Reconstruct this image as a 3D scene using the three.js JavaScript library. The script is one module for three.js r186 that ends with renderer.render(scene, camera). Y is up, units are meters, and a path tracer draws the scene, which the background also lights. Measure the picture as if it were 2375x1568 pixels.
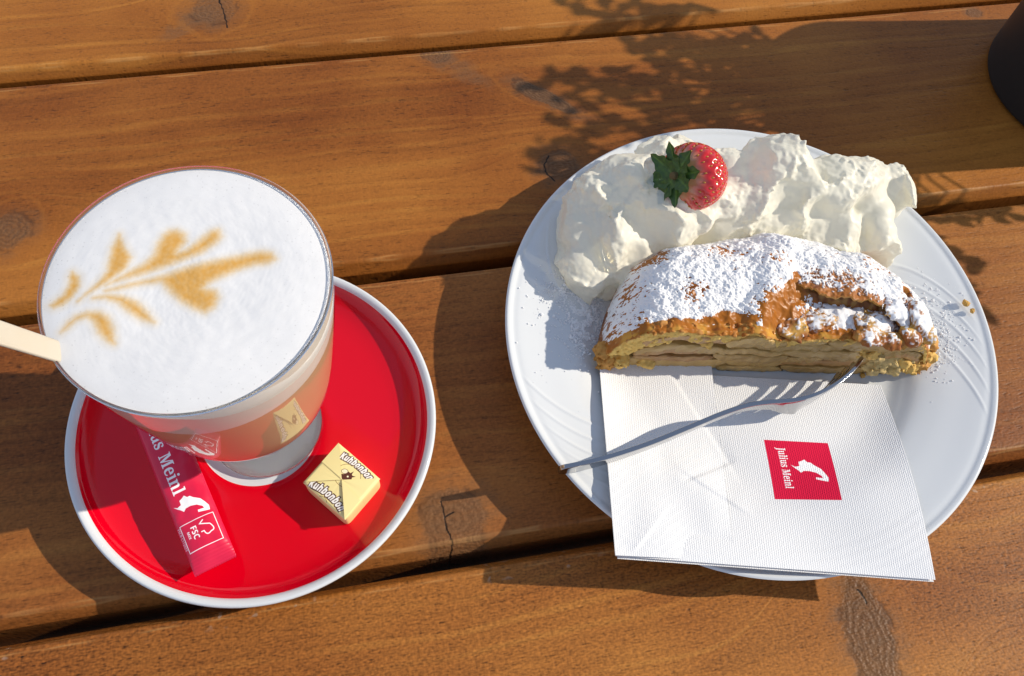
import * as THREE from 'three';
import { mergeGeometries } from 'three/addons/utils/BufferGeometryUtils.js';

// ---------------------------------------------------------------- camera, sky, sun, exposure
const scene = new THREE.Scene();
const HC = 0.37325, PITCH = -1.119701, ROLL = 0.167452, FPX = 3080.65 * 2375 / 3685;
const camera = new THREE.PerspectiveCamera(43.1, 1024 / 676, 0.02, 60);
camera.rotation.order = 'XYZ';
camera.position.set(0, HC, 0);
camera.rotation.set(PITCH, 0, ROLL);
camera.updateMatrixWorld(true);

const SUN = new THREE.Vector3(1.456, 1, -0.391).normalize();
{
  const w = 256, h = 128, d = new Float32Array(w * h * 4);
  for (let j = 0; j < h; j++) {
    const el = ((j + 0.5) / h - 0.5) * Math.PI;            // row 0 is the nadir
    const s = Math.sin(el);
    for (let i = 0; i < w; i++) {
      let c;
      if (s > 0) {
        const k = Math.pow(1 - s, 2.2);
        c = [0.225 + 0.46 * k, 0.295 + 0.46 * k, 0.445 + 0.40 * k];
      } else c = [0.10, 0.095, 0.08];
      const o = (j * w + i) * 4;
      d[o] = c[0]; d[o + 1] = c[1]; d[o + 2] = c[2]; d[o + 3] = 1;
    }
  }
  const sky = new THREE.DataTexture(d, w, h, THREE.RGBAFormat, THREE.FloatType);
  sky.mapping = THREE.EquirectangularReflectionMapping;
  sky.magFilter = THREE.LinearFilter;
  sky.needsUpdate = true;
  scene.background = sky;
  scene.environment = sky;
}
const sun = new THREE.DirectionalLight(new THREE.Color(1.0, 0.90, 0.75), 3.9);
sun.target.position.set(0.05, 0, -0.2);
sun.position.copy(sun.target.position).addScaledVector(SUN, 3);
sun.castShadow = true;
sun.shadow.mapSize.set(4096, 4096);
Object.assign(sun.shadow.camera, { left: -0.7, right: 0.7, top: 0.7, bottom: -0.7, near: 0.5, far: 7 });
sun.shadow.radius = 1.3;
scene.add(sun, sun.target);

const renderer = new THREE.WebGLRenderer({ antialias: true });
renderer.setSize(1024, 676);
renderer.toneMapping = THREE.LinearToneMapping;
renderer.toneMappingExposure = 1.15;
renderer.shadowMap.enabled = true;

// ---------------------------------------------------------------- helpers
const V3 = THREE.Vector3;
const clamp = (x, a = 0, b = 1) => x < a ? a : x > b ? b : x;
const lerp = (a, b, t) => a + (b - a) * t;
const sst = (a, b, x) => { const t = clamp((x - a) / (b - a)); return t * t * (3 - 2 * t); };
const hyp = (a, b, c = 0) => Math.sqrt(a * a + b * b + c * c);
let seed = 20240611;
const rnd = () => { seed = (seed * 1664525 + 1013904223) >>> 0; return seed / 4294967296; };
const PERM = new Uint8Array(512);
{ const p = [...Array(256).keys()]; for (let i = 255; i > 0; i--) { const j = Math.floor(rnd() * (i + 1)); [p[i], p[j]] = [p[j], p[i]]; } for (let i = 0; i < 512; i++) PERM[i] = p[i & 255]; }
const gr = (h, x, y, z) => { h &= 15; const u = h < 8 ? x : y, v = h < 4 ? y : h === 12 || h === 14 ? x : z; return ((h & 1) ? -u : u) + ((h & 2) ? -v : v); };
function n3(x, y, z) {
  const fx = Math.floor(x), fy = Math.floor(y), fz = Math.floor(z), X = fx & 255, Y = fy & 255, Z = fz & 255;
  x -= fx; y -= fy; z -= fz;
  const u = x * x * x * (x * (x * 6 - 15) + 10), v = y * y * y * (y * (y * 6 - 15) + 10), w = z * z * z * (z * (z * 6 - 15) + 10);
  const A = PERM[X] + Y, AA = PERM[A] + Z, AB = PERM[A + 1] + Z, B = PERM[X + 1] + Y, BA = PERM[B] + Z, BB = PERM[B + 1] + Z;
  return lerp(lerp(lerp(gr(PERM[AA], x, y, z), gr(PERM[BA], x - 1, y, z), u), lerp(gr(PERM[AB], x, y - 1, z), gr(PERM[BB], x - 1, y - 1, z), u), v),
    lerp(lerp(gr(PERM[AA + 1], x, y, z - 1), gr(PERM[BA + 1], x - 1, y, z - 1), u), lerp(gr(PERM[AB + 1], x, y - 1, z - 1), gr(PERM[BB + 1], x - 1, y - 1, z - 1), u), v), w);
}
const n2 = (x, y, k = 0.37) => n3(x, y, k);
const fbm = (x, y, z, o = 3) => { let s = 0, a = 0.5; for (let i = 0; i < o; i++) { s += a * n3(x, y, z); x *= 2.03; y *= 2.03; z = z * 2.03 + 3.1; a *= 0.5; } return s; };

const _d = new V3();
/** photo position (2375 x 1568 display pixels) at height h above the table -> world point */
function at(px, py, h) {
  _d.set((px - 1187.5) / FPX, -(py - 784) / FPX, -1).applyQuaternion(camera.quaternion);
  const t = (h - HC) / _d.y;
  return new V3(_d.x * t, h, _d.z * t);
}
const lin = (r, g, b) => new THREE.Color().setRGB(r, g, b);
const srgb = (r, g, b) => new THREE.Color().setRGB(r / 255, g / 255, b / 255, THREE.SRGBColorSpace);
const std = (o) => new THREE.MeshStandardMaterial(o);
const phy = (o) => new THREE.MeshPhysicalMaterial(o);

const used = {};
const numbered = (n) => { const k = used[n] = (used[n] ?? -1) + 1; return k ? `${n}_${String(k).padStart(3, '0')}` : n; };
function shade(m) { m.castShadow = m.receiveShadow = true; return m; }
function thing(name, label, category, pos = [0, 0, 0], group) {
  const g = new THREE.Group(); g.name = numbered(name); g.position.set(...pos); scene.add(g);
  g.userData = { label, category }; if (group) g.userData.group = group;
  return g;
}
function part(name, geo, mat, parent, label) {
  const m = shade(new THREE.Mesh(geo, mat)); m.name = name; parent.add(m);
  if (label) m.userData.label = label;
  return m;
}
/** grid of points f(i/(nu), j/(nv)) -> geometry with uv; winding flipped with flip */
function grid(nu, nv, f, { flip = false, color, uv } = {}) {
  const pos = new Float32Array((nu + 1) * (nv + 1) * 3), tex = new Float32Array((nu + 1) * (nv + 1) * 2), col = color ? new Float32Array((nu + 1) * (nv + 1) * 3) : null;
  let k = 0;
  for (let j = 0; j <= nv; j++) for (let i = 0; i <= nu; i++, k++) {
    const p = f(i / nu, j / nv); pos[k * 3] = p.x; pos[k * 3 + 1] = p.y; pos[k * 3 + 2] = p.z;
    const t = uv ? uv(i / nu, j / nv, p) : [i / nu, j / nv]; tex[k * 2] = t[0]; tex[k * 2 + 1] = t[1];
    if (col) { const c = color(i / nu, j / nv, p); col[k * 3] = c[0]; col[k * 3 + 1] = c[1]; col[k * 3 + 2] = c[2]; }
  }
  const idx = new Uint32Array(nu * nv * 6); k = 0;
  for (let j = 0; j < nv; j++) for (let i = 0; i < nu; i++) {
    const a = j * (nu + 1) + i, b = a + 1, c = a + nu + 1, d = c + 1;
    if (flip) { idx[k++] = a; idx[k++] = c; idx[k++] = b; idx[k++] = b; idx[k++] = c; idx[k++] = d; }
    else { idx[k++] = a; idx[k++] = b; idx[k++] = c; idx[k++] = b; idx[k++] = d; idx[k++] = c; }
  }
  const g = new THREE.BufferGeometry();
  g.setAttribute('position', new THREE.BufferAttribute(pos, 3)); g.setAttribute('uv', new THREE.BufferAttribute(tex, 2));
  if (col) g.setAttribute('color', new THREE.BufferAttribute(col, 3));
  g.setIndex(new THREE.BufferAttribute(idx, 1)); g.computeVertexNormals();
  return g;
}
/** naive surface nets of the field f (negative inside) */
function nets(f, lo, hi, c, colorOf) {
  const nx = Math.ceil((hi[0] - lo[0]) / c) + 1, ny = Math.ceil((hi[1] - lo[1]) / c) + 1, nz = Math.ceil((hi[2] - lo[2]) / c) + 1;
  const v = new Float32Array(nx * ny * nz), at3 = (i, j, k) => (k * ny + j) * nx + i;
  for (let k = 0; k < nz; k++) for (let j = 0; j < ny; j++) for (let i = 0; i < nx; i++) v[at3(i, j, k)] = f(lo[0] + i * c, lo[1] + j * c, lo[2] + k * c);
  const id = new Int32Array(nx * ny * nz).fill(-1), P = [], I = [];
  const E = [[0, 1], [0, 2], [0, 4], [1, 3], [1, 5], [2, 3], [2, 6], [3, 7], [4, 5], [4, 6], [5, 7], [6, 7]];
  for (let k = 0; k < nz - 1; k++) for (let j = 0; j < ny - 1; j++) for (let i = 0; i < nx - 1; i++) {
    const q = []; let m = 0;
    for (let a = 0; a < 8; a++) { q[a] = v[at3(i + (a & 1), j + ((a >> 1) & 1), k + (a >> 2))]; if (q[a] < 0) m |= 1 << a; }
    if (m === 0 || m === 255) continue;
    let n = 0, x = 0, y = 0, z = 0;
    for (const [a, b] of E) {
      if ((q[a] < 0) === (q[b] < 0)) continue;
      const t = q[a] / (q[a] - q[b]); n++;
      x += lerp(a & 1, b & 1, t); y += lerp((a >> 1) & 1, (b >> 1) & 1, t); z += lerp(a >> 2, b >> 2, t);
    }
    id[at3(i, j, k)] = P.length / 3; P.push(lo[0] + (i + x / n) * c, lo[1] + (j + y / n) * c, lo[2] + (k + z / n) * c);
  }
  const quad = (a, b, c2, d, fl) => { if (a < 0 || b < 0 || c2 < 0 || d < 0) return; if (fl) I.push(a, b, c2, a, c2, d); else I.push(a, c2, b, a, d, c2); };
  for (let k = 1; k < nz - 1; k++) for (let j = 1; j < ny - 1; j++) for (let i = 1; i < nx - 1; i++) {
    const s = v[at3(i, j, k)] < 0;
    if (s !== v[at3(i + 1, j, k)] < 0) quad(id[at3(i, j - 1, k - 1)], id[at3(i, j, k - 1)], id[at3(i, j, k)], id[at3(i, j - 1, k)], s);
    if (s !== v[at3(i, j + 1, k)] < 0) quad(id[at3(i - 1, j, k - 1)], id[at3(i - 1, j, k)], id[at3(i, j, k)], id[at3(i, j, k - 1)], s);
    if (s !== v[at3(i, j, k + 1)] < 0) quad(id[at3(i - 1, j - 1, k)], id[at3(i, j - 1, k)], id[at3(i, j, k)], id[at3(i - 1, j, k)], s);
  }
  const g = new THREE.BufferGeometry();
  g.setAttribute('position', new THREE.Float32BufferAttribute(P, 3));
  if (colorOf) { const C = []; for (let i = 0; i < P.length; i += 3) C.push(...colorOf(P[i], P[i + 1], P[i + 2])); g.setAttribute('color', new THREE.Float32BufferAttribute(C, 3)); }
  g.setIndex(I); g.computeVertexNormals();
  return g;
}
const smin = (a, b, k) => { const h = clamp(0.5 + 0.5 * (b - a) / k); return lerp(b, a, h) - k * h * (1 - h); };
function dataTex(w, h, f, colour = true) {
  const d = new Uint8Array(w * h * 4);
  for (let j = 0; j < h; j++) for (let i = 0; i < w; i++) { const c = f(i, j), o = (j * w + i) * 4; d[o] = clamp(c[0]) * 255; d[o + 1] = clamp(c[1]) * 255; d[o + 2] = clamp(c[2]) * 255; d[o + 3] = 255; }
  const t = new THREE.DataTexture(d, w, h); t.magFilter = THREE.LinearFilter; t.minFilter = THREE.LinearFilter;
  if (colour) t.colorSpace = THREE.SRGBColorSpace;
  t.wrapS = t.wrapT = THREE.RepeatWrapping; t.needsUpdate = true;
  return t;
}
const lathe = (pts, seg = 128) => new THREE.LatheGeometry(pts.map(([r, y]) => new THREE.Vector2(r, y)), seg);
/** smooth curve through profile points */
function smooth(pts, n = 60) {
  const c = new THREE.CatmullRomCurve3(pts.map(([x, y]) => new V3(x, y, 0)), false, 'centripetal');
  return c.getPoints(n).map((p) => [Math.max(0, p.x), p.y]);
}

// ---------------------------------------------------------------- the setting: ground and table
{
  const g = new THREE.PlaneGeometry(14, 14, 1, 1); g.rotateX(-Math.PI / 2);
  const t = dataTex(256, 256, (i, j) => { const v = 0.20 + 0.25 * fbm(i / 9, j / 9, 1.3, 3) + 0.1 * (rnd() - 0.5); return [v, v * 0.95, v * 0.85]; });
  t.repeat.set(20, 20);
  const m = part('ground', g, std({ map: t, roughness: 0.95 }), scene); m.position.set(0.2, -0.735, -0.2);
  m.userData = { kind: 'structure' };
}
const ANG = 0.3313326, D1 = -0.362127, PW = 0.145465;
const TX = Math.cos(ANG), TZ = -Math.sin(ANG), NX = Math.sin(ANG), NZ = Math.cos(ANG);
const toPlank = (p) => [p.x * TX + p.z * TZ, p.x * NX + p.z * NZ];
const S0 = -0.34, S1 = 0.54;                                   // stretch of plank one texture covers
const table = thing('wooden_table', 'brown stained softwood table of wide boards with dark gaps', 'table', [0, 0, 0]);
// knots: display pixel, half-length along and across the board (m), darkness, greyness
const KN = [
  { px: [497, 22], a: 0.014, b: 0.011, dark: 0.35, tail: [-0.030, 0.020] },
  { px: [1012, 128], a: 0.008, b: 0.006, dark: 0.5, tail: [0.028, 0.026] },
  { px: [1258, 222], a: 0.016, b: 0.0065, dark: 0.75, skew: 0.75 },
  { px: [1296, 384], a: 0.011, b: 0.010, dark: 0.55 },
  { px: [18, 535], a: 0.011, b: 0.011, dark: 0.5 },
  { px: [1052, 1205], a: 0.0155, b: 0.014, dark: 0.50 },
  { px: [2020, 1480], a: 0.011, b: 0.030, dark: 0.62 },
  { px: [2260, 30], a: 0.005, b: 0.004, dark: 0.4 },
].map((k) => { const p = at(k.px[0], k.px[1], 0); const [s, w] = toPlank(p); return { ...k, s, w }; });
const TINT = [[0.350, 0.124, 0.020], [0.300, 0.101, 0.017], [0.255, 0.085, 0.018], [0.305, 0.107, 0.020], [0.32, 0.11, 0.018], [0.32, 0.11, 0.018]];
const CR = [[[1022, 1163], [1030, 1200], [1040, 1238], [1066, 1284]], [[1030, 1200], [1052, 1188]], [[508, 0], [520, 34], [527, 64]], [[1272, 362], [1262, 385], [1268, 405], [1288, 420]], [[1990, 1368], [2004, 1385], [2010, 1400]]].map((l) => l.map(([x, y]) => toPlank(at(x, y, 0))));
const crackDist = (s, w) => { let d = 1; for (const l of CR) for (let i = 1; i < l.length; i++) { const [ax, ay] = l[i - 1], [bx, by] = l[i], ex = bx - ax, ey = by - ay, t = clamp(((s - ax) * ex + (w - ay) * ey) / (ex * ex + ey * ey)); d = Math.min(d, hyp(s - ax - ex * t, w - ay - ey * t)); } return d; };
function plankTextures(k) {
  const w = 2048, h = 416, w0 = D1 + (k - 1) * PW, kn = KN.filter((q) => q.w > w0 - 0.02 && q.w < w0 + PW + 0.02);
  const col = new Uint8Array(w * h * 4), bmp = new Uint8Array(w * h * 4), base = TINT[k] ?? TINT[0], z = k * 7.31;
  const gray = [0.165, 0.090, 0.044], dark = [0.060, 0.030, 0.016];
  const c = new THREE.Color();
  const ringW = [0.0062, 0.0072, 0.0058, 0.0042, 0.0030, 0.004][k] ?? 0.004;
  for (let j = 0; j < h; j++) for (let i = 0; i < w; i++) {
    const s = S0 + (i + 0.5) / w * (S1 - S0), x = w0 + (j + 0.5) / h * PW;
    // growth rings bent round the knots
    let y = x + 0.010 * n2(s * 3.1, x * 5 + z, z) + 0.0022 * n2(s * 16, x * 30, z + 4);
    let inK = 0, kd = 9, kk = null, tail = 0;
    for (const q of kn) {
      const ds = s - q.s, dw = x - q.w - (q.skew ?? 0) * ds;
      const dq = hyp(ds / q.a, dw / q.b); if (dq > 7 && !q.tail) continue;
      const wob = dq > 3 ? 1 : 1 + 0.22 * n2(Math.atan2(dw, ds) * 1.3 + 5, q.s * 90, z) + 0.10 * n2(s * 500, x * 500, z);
      const d = dq / wob;
      const g2 = q.b * q.b * 2.2 * Math.exp(-Math.pow(ds / (q.a * 2.6), 2));
      const dy = y - q.w, v = dy * dy - g2;
      if (v > 0) y = q.w + Math.sign(dy) * Math.sqrt(v); else y = q.w + dy * 0.15;
      if (d < kd) { kd = d; kk = q; }
      if (q.tail) {
        const tl = hyp(q.tail[0], q.tail[1]), tx = q.tail[0] / tl, tz = q.tail[1] / tl, al = (ds * tx + (x - q.w) * tz) / tl, ac = (-ds * tz + (x - q.w) * tx) / (0.30 * tl * (1 - 0.5 * al));
        tail = Math.max(tail, sst(1.0, 0.3, Math.abs(ac) + 0.5 * n2(s * 160, x * 160, z)) * sst(-0.15, 0.2, al) * sst(1.15, 0.75, al));
      }
    }
    const r = y / ringW + 0.8 * n2(s * 5, y * 60, z + 9), fr = r - Math.floor(r), ri = Math.floor(r);
    const late = sst(0.45, 0.92, fr) * sst(1.0, 0.955, fr) * (0.55 + 0.75 * n2(ri * 0.73, s * 9, z));
    const fibre = n2(s * 55, x * 2600, z) * 0.5 + n2(s * 160, x * 4800, z + 2) * 0.35;
    const mott = fbm(s * 14, x * 26, z + 1, 3), broad = n2(s * 4.5, x * 12, z + 30);
    const fleck = n2(s * 520, x * 1500, z + 5) * 0.75 + n2(s * 1150, x * 900, z + 8) * 0.55, cross = n2(s * 1500, x * 420, z + 77);
    const pore = sst(0.34, 0.55, n2(s * 230, x * 1900, z + 17));
    const streak = sst(0.10, 0.42, n2(s * 2.2, y * 190, z + 21)) * (0.6 + 0.8 * n2(s * 30, y * 300, z));
    let m = 1 - 0.17 * late + 0.10 * fibre + 0.38 * mott + 0.42 * broad + 0.16 * streak + [0.15, 0.17, 0.36, 0.72, 0.8, 0.3][k] * fleck + 0.12 * cross - 0.34 * pore;
    let red = -0.22 * broad - 0.25 * mott - 0.14 * streak;
    let R = base[0] * m * (1 - red * 0.25), G = base[1] * m * (1 - red), B = base[2] * m * (1 - red * 1.2);
    let hgt = 0.5 + 0.10 * fibre - 0.16 * late + 0.16 * fleck - 0.25 * pore;
    const mixTo = (t, f) => { R = lerp(R, t[0], f); G = lerp(G, t[1], f); B = lerp(B, t[2], f); };
    if (tail > 0) { mixTo(gray, 0.55 * tail * (0.75 + 0.6 * fleck)); hgt += 0.12 * fleck * tail; }
    if (kk) {
      const kring = 0.5 + 0.5 * Math.sin(kd * 27 + 2 * n2(s * 200, x * 200, z));
      const ins = sst(1.06, 0.80, kd), halo = sst(1.9, 1.0, kd + 0.3 * n2(s * 70, x * 70, z));
      mixTo(gray, halo * 0.30 * (0.6 + 0.8 * sst(-0.2, 0.3, n2(s * 60, x * 240, z + 6)))); mixTo([base[0] * 1.15, base[1] * 1.2, base[2] * 1.2], 0.35 * sst(0.25, 0, Math.abs(kd - 1.7 - 0.4 * n2(s * 80, x * 80, z + 12))));
      mixTo([lerp(gray[0], dark[0], 0.15 + 0.5 * kring), lerp(gray[1], dark[1], 0.15 + 0.5 * kring), lerp(gray[2], dark[2], 0.15 + 0.5 * kring)], ins * kk.dark * 1.15);
      const edge = Math.exp(-Math.pow((kd - 1) / 0.10, 2)) * sst(-0.1, 0.3, n2(s * 120, x * 120, z + 3));
      mixTo(dark, edge * 0.55); hgt -= 0.3 * edge; hgt += 0.25 * ins * (kring - 0.5) + 0.5 * ins * fleck;
    }
    if (kk && kd < 4) { const cd = crackDist(s + 0.0006 * n2(s * 400, x * 400, z), x), cw = sst(0.0005, 0.0002, cd); mixTo([0.015, 0.008, 0.004], cw); hgt -= 0.6 * cw; }
    // worn varnish along the arrises and resin specks
    const we = Math.min(x - w0, w0 + PW - x) - 0.0081 + 0.0005 * n2(s * 90, x * 90, z + 40);
    const wear = Math.exp(-Math.pow(we / 0.00035, 2)) * sst(-0.25, 0.25, n2(s * 45, 3, z));
    mixTo([0.62, 0.34, 0.12], 0.38 * wear);
    const speck = k >= 3 || k === 1 ? sst(0.40, 0.50, n2(s * 260, x * 330, z + 60)) * sst(0.0075, 0.002, Math.abs(x - w0 - (k === 1 ? 0.5 : 0.006))) * sst(-0.1, 0.25, n2(s * 14, 8, z + 2)) : 0;
    mixTo([0.5, 0.42, 0.34], 0.7 * speck); hgt += 0.4 * speck;
    c.setRGB(clamp(R), clamp(G), clamp(B)).convertLinearToSRGB();
    const o = (j * w + i) * 4;
    col[o] = c.r * 255; col[o + 1] = c.g * 255; col[o + 2] = c.b * 255; col[o + 3] = 255;
    bmp[o] = bmp[o + 1] = bmp[o + 2] = clamp(hgt) * 255; bmp[o + 3] = 255;
  }
  const mk = (d, sr) => { const t = new THREE.DataTexture(d, w, h); t.magFilter = t.minFilter = THREE.LinearFilter; t.wrapS = THREE.MirroredRepeatWrapping; t.wrapT = THREE.MirroredRepeatWrapping; if (sr) t.colorSpace = THREE.SRGBColorSpace; t.needsUpdate = true; return t; };
  return [mk(col, true), mk(bmp, false)];
}
/** cracks in knots: thin wedges cut into the board by real gaps would need booleans; they are narrow dark wedges of recessed geometry */
{
  const GAP = 0.0060, TH = 0.042, mats = {};
  for (let k = -1; k <= 5; k++) {
    const tk = k < 0 ? 0 : k > 3 ? 3 : k;
    if (!mats[tk]) { const [cm, bm] = plankTextures(tk); mats[tk] = phy({ map: cm, bumpMap: bm, bumpScale: 0.00035, roughness: 0.48, specularIntensity: 0.42 }); }
    const w0 = D1 + (k - 1) * PW + GAP / 2, w1 = w0 + PW - GAP;
    // cross-section, rounded arrises
    const sec = [], eg = [[0, -TH], [0, -0.0068], [0.0001, -0.0062], [0.0006, -0.0054], [0.0036, -0.0010], [0.0041, -0.0004], [0.0047, -0.0001], [0.0056, 0]];
    for (const [a, b] of eg) sec.push([w0 + a * 0.75, b]);
    for (let i = 1; i < 12; i++) sec.push([lerp(w0 + 0.006, w1 - 0.006, i / 12), 0]);
    for (const [a, b] of eg.slice().reverse()) sec.push([w1 - a, b]);
    const L0 = -1.0, L1 = 1.9, ns = 290;
    const g = grid(ns, sec.length - 1, (u, v) => {
      const s = lerp(L0, L1, u), q = sec[Math.round(v * (sec.length - 1))];
      const wv = 0.0004 * n2(s * 9, k * 5.1, 2) * (q[1] < -0.0001 ? 1 : 0), dy = 0.00035 * n2(s * 4, q[0] * 14, k * 3.3);
      const ww = q[0] + wv, yy = q[1] + dy;
      return new V3(s * TX + ww * NX, yy, s * TZ + ww * NZ);
    }, { flip: true, uv: (u, v) => { const s = lerp(L0, L1, u), q = sec[Math.round(v * (sec.length - 1))]; const drop = Math.min(0.02, Math.min(0, q[1]) * -1.6); const mid = (w0 + w1) / 2; return [(s - S0) / (S1 - S0), (q[0] + Math.sign(mid - q[0]) * drop - (D1 + (k - 1) * PW)) / PW]; } });
    part(numbered('plank'), g, mats[tk], table);
  }
  // apron boards under the edge of the table top
  const am = std({ color: lin(0.20, 0.085, 0.03), roughness: 0.8 });
  for (const w of [D1 - 1.85 * PW, D1 + 4.85 * PW]) { const m = part('apron', new THREE.BoxGeometry(2.7, 0.12, 0.028), am, table); m.position.set(0.45 * TX + w * NX, -TH - 0.0605, 0.45 * TZ + w * NZ); m.rotation.y = ANG; }
  for (const s of [-0.92, 1.82]) { const w = D1 + 1.5 * PW, m = part('apron', new THREE.BoxGeometry(0.028, 0.12, 0.9), am, table); m.position.set(s * TX + w * NX, -TH - 0.0605, s * TZ + w * NZ); m.rotation.y = ANG; }
  // battens under the boards
  for (const s of [-0.62, 0.62, 1.5]) {
    const b = new THREE.BoxGeometry(0.07, 0.03, 1.0); const m = part('batten', b, std({ color: lin(0.22, 0.1, 0.04), roughness: 0.8 }), table);
    const w = D1 + 2 * PW; m.position.set(s * TX + w * NX, -TH - 0.0156, s * TZ + w * NZ); m.rotation.y = ANG;
  }
}

// ---------------------------------------------------------------- saucer
const SC = new V3(-0.1037, 0, -0.1129), PC = new V3(0.11058, 0, -0.19704);
const red = phy({ color: lin(0.68, 0.0, 0.012), roughness: 0.06, specularIntensity: 0.8 });
const porcelain = phy({ color: lin(0.675, 0.70, 0.715), roughness: 0.10 });
const SPROF = [[0.026, 0.0062], [0.0285, 0.0066], [0.036, 0.0065], [0.046, 0.0067], [0.054, 0.0071], [0.0600, 0.0076], [0.0650, 0.0086], [0.0695, 0.0106], [0.0726, 0.0134], [0.0742, 0.0154]];
const saucerY = (r) => { if (r < 0.026) return 0.006; for (let i = 1; i < SPROF.length; i++) if (r <= SPROF[i][0]) return lerp(SPROF[i - 1][1], SPROF[i][1], (r - SPROF[i - 1][0]) / (SPROF[i][0] - SPROF[i - 1][0])); return 0.017; };
{
  const t = thing('saucer', 'round red glazed saucer with white rim and white well under the coffee glass', 'saucer', [SC.x, 0, SC.z]);
  part('glaze', lathe(smooth(SPROF.slice().reverse(), 80).reverse().reverse(), 160), red, t, 'glossy red glaze');
  part('well', lathe([[0.026, 0.0062], [0.0252, 0.0060], [0.0, 0.0060]], 96), porcelain, t, 'white well');
  part('rim', lathe(smooth([[0.0744, 0.0098], [0.0768, 0.0128], [0.0780, 0.0158], [0.0779, 0.0168], [0.0772, 0.0174], [0.0758, 0.0171], [0.0748, 0.0163], [0.0742, 0.0154]], 40), 160), porcelain, t, 'white rim band');
  part('underside', lathe([[0.0, 0.0025], [0.033, 0.0022], [0.0336, 0.0004], [0.0362, 0.0004], [0.0372, 0.0022], [0.05, 0.0034], [0.062, 0.0058], [0.0744, 0.0098]], 128), porcelain, t);
}

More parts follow.
